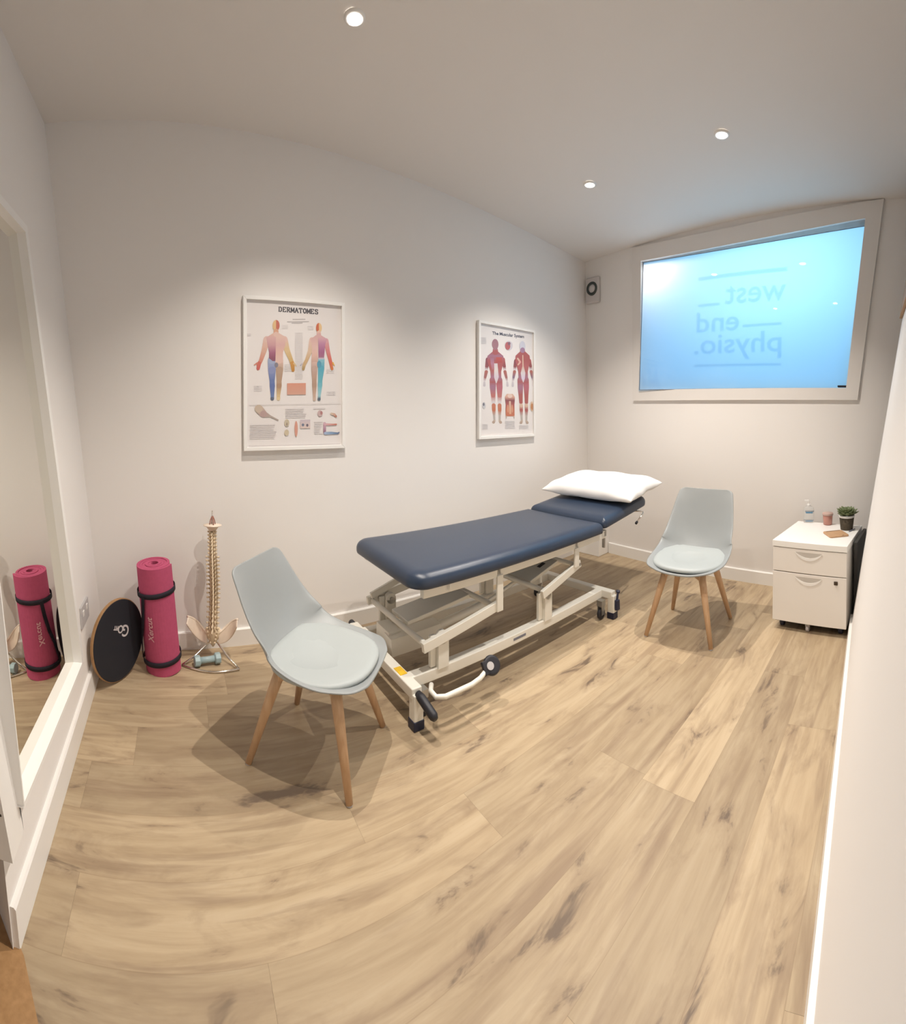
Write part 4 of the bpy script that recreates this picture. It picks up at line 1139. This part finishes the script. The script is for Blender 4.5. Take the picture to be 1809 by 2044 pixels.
# hand gel bottle
p = (3.735, -2.045, CH)
t = thing('sanitiser_bottle', 'clear pump bottle of hand gel with blue label at the back of the cabinet', 'bottle', p, math.radians(100))
bm = bmesh.new()
prof = [(0.94, 0.0), (1, 0.006), (1, 0.085), (0.93, 0.098), (0.6, 0.110), (0.34, 0.114)]
rings = []
for s, z in prof:
    ring = []
    for k in range(28):
        a = 2 * math.pi * k / 28; c, d = math.cos(a), math.sin(a); e = 4; rr = (abs(c) ** e + abs(d) ** e) ** (-1 / e)
        ring.append(bm.verts.new((0.038 * rr * c * s, 0.024 * rr * d * s if s > 0.5 else 0.013 * d, z)))
    rings.append(ring)
for a, b in zip(rings, rings[1:]):
    for k in range(28): bm.faces.new((a[k], a[(k + 1) % 28], b[(k + 1) % 28], b[k]))
bm.faces.new(rings[0][::-1]); bm.faces.new(rings[-1])
obj('bottle_body', bm, CLEAR, t, smooth=True)
bm = bmesh.new(); lathe(bm, [(0.013, 0.113), (0.013, 0.126), (0.006, 0.128), (0.005, 0.146)], 14); bar(bm, (0, 0.0, 0.150), (0.03, 0.0, 0.149), 0.013, 0.009); obj('pump', bm, TRIM, t)
for z0, z1, x0, x1 in ((0.066, 0.076, -0.028, 0.022), (0.010, 0.015, -0.030, 0.024)):
    for sgn in (-1, 1):
        bm = bmesh.new(); box(bm, x0, x1, sgn * 0.0248 - 0.0004, sgn * 0.0248 + 0.0004, z0, z1); obj('label_band', bm, BLUE_INK, t)
# candle
t = thing('candle_jar', 'small pink candle jar with lid, in the middle at the back of the cabinet top', 'candle', (3.690, -2.188, CH))
bm = bmesh.new(); lathe(bm, [(0.026, 0.0), (0.032, 0.004), (0.035, 0.060), (0.034, 0.064)], 28); obj('jar', bm, PINK_JAR, t, smooth=True)
bm = bmesh.new(); lathe(bm, [(0.036, 0.064), (0.039, 0.067), (0.039, 0.077), (0.036, 0.081), (0.01, 0.082)], 28); obj('lid', bm, PINK_LID, t, smooth=True)
# potted succulent
t = thing('potted_plant', 'green succulent in a small pot of dark soil on the right of the cabinet', 'plant', (3.575, -2.330, CH))
bm = bmesh.new(); lathe(bm, [(0.040, 0.0), (0.042, 0.003), (0.051, 0.083), (0.049, 0.083)], 28); obj('pot', bm, SOIL, t, smooth=True)
bm = bmesh.new(); lathe(bm, [(0.0505, 0.080), (0.053, 0.083), (0.0545, 0.094), (0.050, 0.095), (0.046, 0.084)], 28); obj('pot_rim', bm, TRIM, t, smooth=True)
bm = bmesh.new(); rng = random.Random(5)
for k in range(64):
    a = k * 2.39996; lay = k / 64; tilt = 1.42 - 1.0 * lay ** 0.8; ln = 0.074 - 0.036 * lay
    ln *= rng.uniform(0.85, 1.1)
    d = Vector((math.cos(a) * math.sin(tilt), math.sin(a) * math.sin(tilt), math.cos(tilt)))
    p0 = Vector((0, 0, 0.092)) + Vector((math.cos(a), math.sin(a), 0)) * 0.01
    s = d.cross(Vector((0, 0, 1))).normalized(); nn = s.cross(d)
    pr = []
    for q, wd in ((0, 0.007), (0.35, 0.016), (0.7, 0.016), (0.92, 0.008), (1.0, 0.002)):
        c = p0 + d * ln * q + Vector((0, 0, 0.012 * q * q))
        pr.append([bm.verts.new(c + s * wd * math.cos(w_) + nn * wd * 0.32 * math.sin(w_)) for w_ in [2 * math.pi * m2 / 8 for m2 in range(8)]])
    for a1, b1 in zip(pr, pr[1:]):
        for m2 in range(8): bm.faces.new((a1[m2], a1[(m2 + 1) % 8], b1[(m2 + 1) % 8], b1[m2]))
    bm.faces.new(pr[-1])
obj('foliage', bm, GREEN, t, smooth=True)
# tan case and pen
t = thing('tan_case', 'flat tan rounded case with a dark slit, lying on the white cabinet', 'case', (3.430, -2.270, CH), math.radians(28))
bm = bmesh.new(); n = 6; pts = []
for cx, cy, a0 in ((1, 1, 0), (-1, 1, 90), (-1, -1, 180), (1, -1, 270)):
    for k in range(n + 1):
        a = math.radians(a0 + 90 * k / n); pts.append(Vector((cx * 0.052 + 0.016 * math.cos(a), cy * 0.050 + 0.016 * math.sin(a), 0)))
prism(bm, pts, (0, 0, 0.010)); obj('case_body', bm, LEATHER, t, bevel=0.002)
bm = bmesh.new(); box(bm, 0.050, 0.056, -0.050, 0.045, 0.0099, 0.0106); obj('slit', bm, SLIT, t)
bm = bmesh.new(); box(bm, -0.066, -0.060, -0.030, -0.020, 0.0099, 0.0106); obj('snap', bm, SLIT, t)
bm = bmesh.new(); p = Vector((3.505, -2.352, CH + 0.0045)); tube(bm, [p, p + Vector((0.070, -0.034, 0.0))], [0.0042, 0.003], 8)
tag(obj('pen', bm, LABEL_GREY, None, smooth=True), 'thin dark pen lying at the right edge of the cabinet top', 'pen')
# dark board standing in the gap beside the cabinet
bm = bmesh.new()
box(bm, 0.150, 0.50, CW + 0.014, CW + 0.036, 0.0, 0.515, MC)
tag(obj('dark_board', bm, DARK, None, bevel=0.003), 'dark grey board standing in the gap between cabinet and right wall', 'board')
# oak framed board on the right wall
bm = bmesh.new()
q = [rw(2.35, 1.86, 0.001), rw(3.30, 1.86, 0.001), rw(3.30, 2.5, 0.001), rw(2.35, 2.5, 0.001)]
prism(bm, q, (0, 0.018, 0))
tag(obj('wooden_panel', bm, OAK, None, bevel=0.002), 'orange-brown wooden panel at the right edge, high on the near wall', 'panel')
